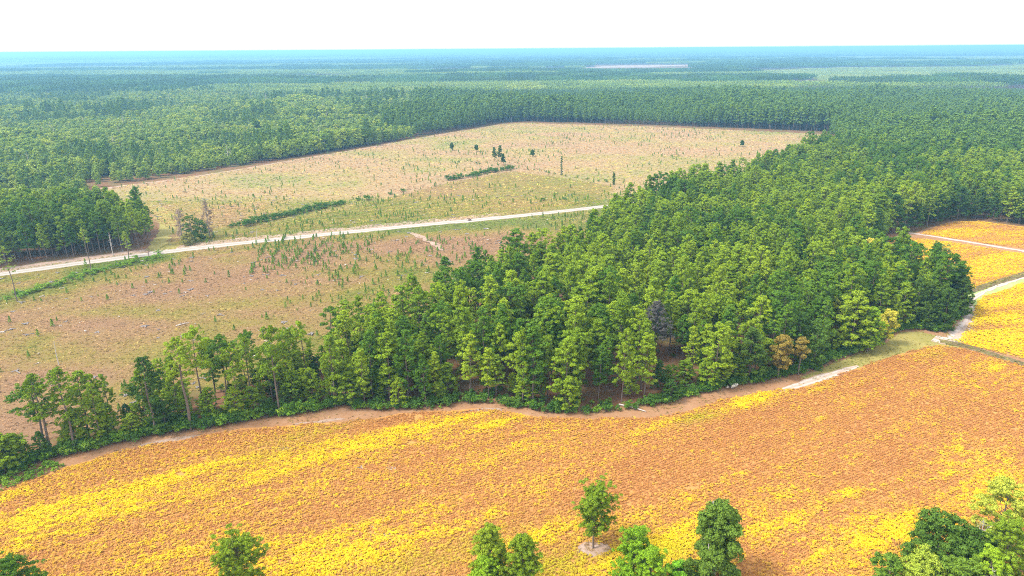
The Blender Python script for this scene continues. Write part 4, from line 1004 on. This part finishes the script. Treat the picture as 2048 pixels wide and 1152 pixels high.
pine_one('tiny dark conifer left of the tall leafy tree', G(1380, 1118, 6), 6, 711, 'pine_dark', .95, .8, 1.2, tuft=.4, leaf=.2, nl=30)
broad_one('bright green round bush at the bottom edge beside the tiny conifer', G(1360, 1130, 4.5), 4.5, 5.5, 712, 'leaf_bright', base=.1, lobes=18, leaf=.2, tuft=.6)
broad_one('dark green broad tree at the bottom right, left of the pines', G(1890, 1038, 11), 11, 11, 720, 'leaf_dark', base=.1, lobes=34, leaf=.20, tuft=.78, per=10, nl=84)
broad_one('second dark green tree right behind the broad dark one', G(1955, 1068, 10), 10, 9, 721, 'leaf_dark', base=.1, lobes=28, leaf=.20, tuft=.78, per=10, nl=84)
broad_one('pale yellowish green tree at the right edge of the bottom cluster', G(2025, 965, 15), 15, 10, 722, 'leaf_lime', base=.15, lobes=36, leaf=.17, tuft=.58, per=10, nl=80)
pine_one('green pine at the right edge in front of the yellowish tree', G(2030, 1042, 14), 14, 723, 'pine_field', .85, 4.6, 1.4, tuft=.5, leaf=.15, nl=80)
pine_one('bright green pine below the others in the bottom right corner', G(1992, 1098, 11), 11, 724, 'pine_bright', .9, 3.0, 1.4, tuft=.46, leaf=.15, nl=80)
broad_one('lime green bushy tree at the bottom edge left of the dark trees', G(1850, 1108, 8), 8, 9, 725, 'leaf_lime', base=.1, lobes=26, leaf=.18, tuft=.68, per=10, nl=84)
broad_one('small mid green bush tucked under the lime tree', G(1785, 1116, 7), 7, 6, 726, 'leaf', base=.1, lobes=18, leaf=.22, tuft=.6)
broad_one('olive green tree filling the bottom right corner', G(1930, 1125, 9), 9, 10, 727, 'leaf', base=.1, lobes=26, leaf=.18, tuft=.68, per=10, nl=84)
snag_one('bare_bush', 'white bare twiggy bush between the dark and yellowish trees', G(1968, 1042, 11), 11, 728, limbs=16, spread=2.4, start=.55, thick=.1)
snag_one('bare_bush', 'grey bare twigs at the very bottom right among green trees', G(1985, 1138, 8.5), 8.5, 729, limbs=12, spread=1.8, start=.6, thick=.08)
# woods: colour accents
broad_one('orange and gold leaved tree on the right front edge of the woods', G(1555, 757), 13.5, 6.5, 730, 'leaf_orange', base=.25, lobes=26)
broad_one('small salmon orange treetop beside the gold tree on the woods edge', G(1596, 750), 12, 4.0, 731, 'leaf_orange', base=.45, lobes=12)
broad_one('dark leafy tree right of the orange tree on the woods edge', G(1625, 735), 15, 8, 732, 'leaf_dark', base=.03, lobes=36)
pine_one('bright lime green pine near the right corner of the woods edge', G(1735, 704), 15, 733, 'pine_bright', .9, 3.0, 1.2)
broad_one('yellow green leafy tree touching the bright lime pine', G(1768, 690), 12, 5.5, 734, 'leaf_yellow', base=.2, lobes=20)
broad_one('pale yellow treetop near the right fields', G(1740, 476, 16), 16, 9, 735, 'leaf_yellow', base=.55, lobes=24)
broad_one('tan and olive tree at the right tip of the woods', G(1884, 486, 17), 17, 9, 736, 'leaf_olive', base=.05, lobes=36)
broad_one('olive green tree left of the tan one at the right tip', G(1832, 492, 15), 15, 9, 737, 'leaf_olive', base=.1, lobes=32)
broad_one('grey leaved small tree inside the right half of the woods', G(1572, 612, 9.5), 12, 6, 738, 'leaf_grey', base=.3, lobes=20)
broad_one('fresh yellow green tree inside the woods above the lime pine', G(1672, 598, 14), 14, 6, 739, 'leaf_lime', base=.4, lobes=20)
t_, c_ = pine_parts(740, 20.5, .60, 3.8, 1.7, thick=.22, tuft=.5, leaf=.15, nl=50)
tree_thing('dead_tree', 'dark grey dead tree in the middle of the pine woods', 'dead tree', G(1315, 600, 20.5), t_.mesh('trunk', [M['bark_dark']]), c_.mesh('crown', [M['dead_needles']]))
b_ = shrub_mesh(641, 2.0, 2.6, M['blossom']); o = link('shrub', b_); q = G(1462, 774); o.location = (q[0], q[1] - 1.0, 0); tag(o, 'white blossoming shrub on the front edge of the woods', 'shrub')
# left strip giants
pine_one('large dark trunked pine at the left end of the tree strip', G(105, 908), 21, 750, 'pine', .62, 3.8, 1.0, thick=.34)
pine_one('tall pine second from the left end of the tree strip', G(152, 902), 22, 751, 'pine', .6, 3.6, 1.0, thick=.3)
pine_one('tallest thick trunked pine in the tree strip at left', G(383, 860), 25.5, 752, 'pine', .42, 4.2, 1.1, thick=.40)
pine_one('dense dark pine left of the tallest one in the strip', G(312, 868), 21, 753, 'pine_dark', .6, 3.4, 1.2, thick=.28)
# corner of the woods, dark skirts to the ground
for k, (px_, py_, lab) in enumerate([(1848, 650, 'dark full pine left of the woods corner'), (1885, 660, 'dark full pine standing at the woods corner by the white sand'), (1915, 632, 'dark full pine on the corner facing the yellow right field'), (1905, 606, 'dark pine behind the corner one facing the right field')]):
    pine_one(lab, G(px_, py_), 15.5 - k * .6, 760 + k, 'pine_dark', .95, 3.4, 1.3)
# along the road and in the clearing
for k, (bx, by, h, lab) in enumerate([(35, 602, 22, 'tall thin pine with drooping crown before the road at the left edge'), (184, 548, 20.5, 'tall thin bare trunked pine in front of the left stand'), (258, 514, 12, 'short pale green tree beside the road in front of the left stand')]):
    pine_one(lab, G(bx, by), h, 770 + k, 'pine_young', (.5, .33, .7)[k], (2.6, 1.7, 1.6)[k], .6, thick=.2, nl=16)
snag_one('dead_tree', 'white dead tree beside the road in front of the left stand', G(227, 512), 11.5, 775, limbs=16, spread=1.4, start=.35)
snag_one('dead_tree', 'thin white leaning snag alone on the pink dry ground', G(119, 730), 8, 776, limbs=3, spread=.5, thick=.13, twigs=False)
snag_one('dead_tree', 'thin grey pole like snag above the road near the left hedge', G(515, 480), 6.5, 777, limbs=2, spread=.3, thick=.12, twigs=False)
snag_one('dead_tree', 'brown bare bush at the bend of the road and grass lane', G(298, 512), 4.5, 778, 'bark_red', limbs=18, spread=2.0, start=.1, thick=.08)
for k, (px_, py_, h, w, m, lab) in enumerate([(366, 484, 17, 7, 'leaf_brown', 'brown half bare tree at the left of the roadside clump'), (386, 484, 14, 8, 'leaf_dark', 'dark green bushy tree in the middle of the roadside clump'), (420, 474, 19, 6.5, 'leaf_brown', 'tall pinkish bare tree at the right of the roadside clump'),
                                             (404, 478, 10, 7, 'leaf_dark', 'low dark tree at the right foot of the roadside clump'), (376, 490, 6, 6, 'leaf_olive', 'low olive bush at the front of the roadside clump')]):
    broad_one(lab, G(px_, py_), h, w, 780 + k, m, 'bark_grey', base=.08, lobes=26, nl=26 if 'leaf_brown' == m else 40)
for k, (px_, py_, h, lab) in enumerate([(904, 301, 7, 'thin upright tree at the left of the small group in the clearing'), (953, 303, 6, 'small lone tree right of the thin upright one in the clearing'), (989, 323, 12, 'left of the two tall thin pines in the middle clearing'), (1000, 322, 13, 'right of the two tall thin pines in the middle clearing'),
                                         (1007, 330, 9, 'short pine at the foot of the two thin pines'), (1484, 293, 5.5, 'tiny dark tree alone in the far clearing at right'), (1065, 314, 6, 'small tree alone right of the two thin pines')]):
    pine_one(lab, G(px_, py_), h, 790 + k, 'pine_dark', .75, 1.5, .8, thick=.12, nl=20, leaf=.4)
for k, (px_, py_, h, lab) in enumerate([(1123, 351, 15, 'dark ivy covered pole like snag in the middle of the clearing'), (1227, 370, 9, 'shorter dark snag right of the ivy covered one')]):
    t_, c_ = broad_parts(800 + k, h, 1.9, .02, 26, 24, .3, .45, per=3, cyl=.9); tree_thing('dead_tree', lab, 'dead tree', G(px_, py_), t_.mesh('trunk', [M['bark_grey']]), c_.mesh('crown', [M['leaf_dark']]))
# fallen logs
def log(lab, a, b, r0, m='bark_pale'):
    mb = MB(); a = np.array((*a, .22)); b = np.array((*b, .32)); n = 7; pts = np.array([a + (b - a) * t for t in np.linspace(0, 1, n)]); pts[:, 2] += .12 * np.sin(np.linspace(0, 3, n))
    tube(mb, pts, np.linspace(r0, r0 * .45, n), 7); d = b - a
    for k in (2, 4): tube(mb, np.array([pts[k], pts[k] + (.2, .3, .8)]), [r0 * .4, .03], 4)
    tag(link('fallen_log', mb.mesh('fallen_log', [M[m]])), lab, 'log')
log('pale fallen log lying at the front edge of the woods', G(1238, 810), G(1292, 825), .26)
log('whitish fallen log on the dry ground behind the left strip', G(352, 653), G(378, 647), .22)

# ------------------------------------------------------------------ haze
def haze():
    x0, x1, y0, y1, z0, z1 = -30000, 30000, -500, 30000, -1.0, 96.0
    v = [(x0, y0, z0), (x1, y0, z0), (x1, y1, z0), (x0, y1, z0), (x0, y0, z1), (x1, y0, z1), (x1, y1, z1), (x0, y1, z1)]
    f = [(3, 2, 1, 0), (4, 5, 6, 7), (0, 1, 5, 4), (1, 2, 6, 5), (2, 3, 7, 6), (3, 0, 4, 7)]
    me = bpy.data.meshes.new('haze'); me.from_pydata(v, [], f); me.update(); m = bpy.data.materials.new('haze'); m.use_nodes = True; nt = m.node_tree; nt.nodes.clear()
    out = nt.nodes.new('ShaderNodeOutputMaterial'); pv = nt.nodes.new('ShaderNodeVolumePrincipled'); pv.inputs['Color'].default_value = (.30, .67, 1.0, 1); pv.inputs['Density'].default_value = 0.0002; pv.inputs['Anisotropy'].default_value = 0.3
    nt.links.new(pv.outputs[0], out.inputs['Volume']); me.materials.append(m)
    tag(link('haze', me), 'thin blue haze lying over the whole landscape', 'haze', None, 'stuff')
haze()
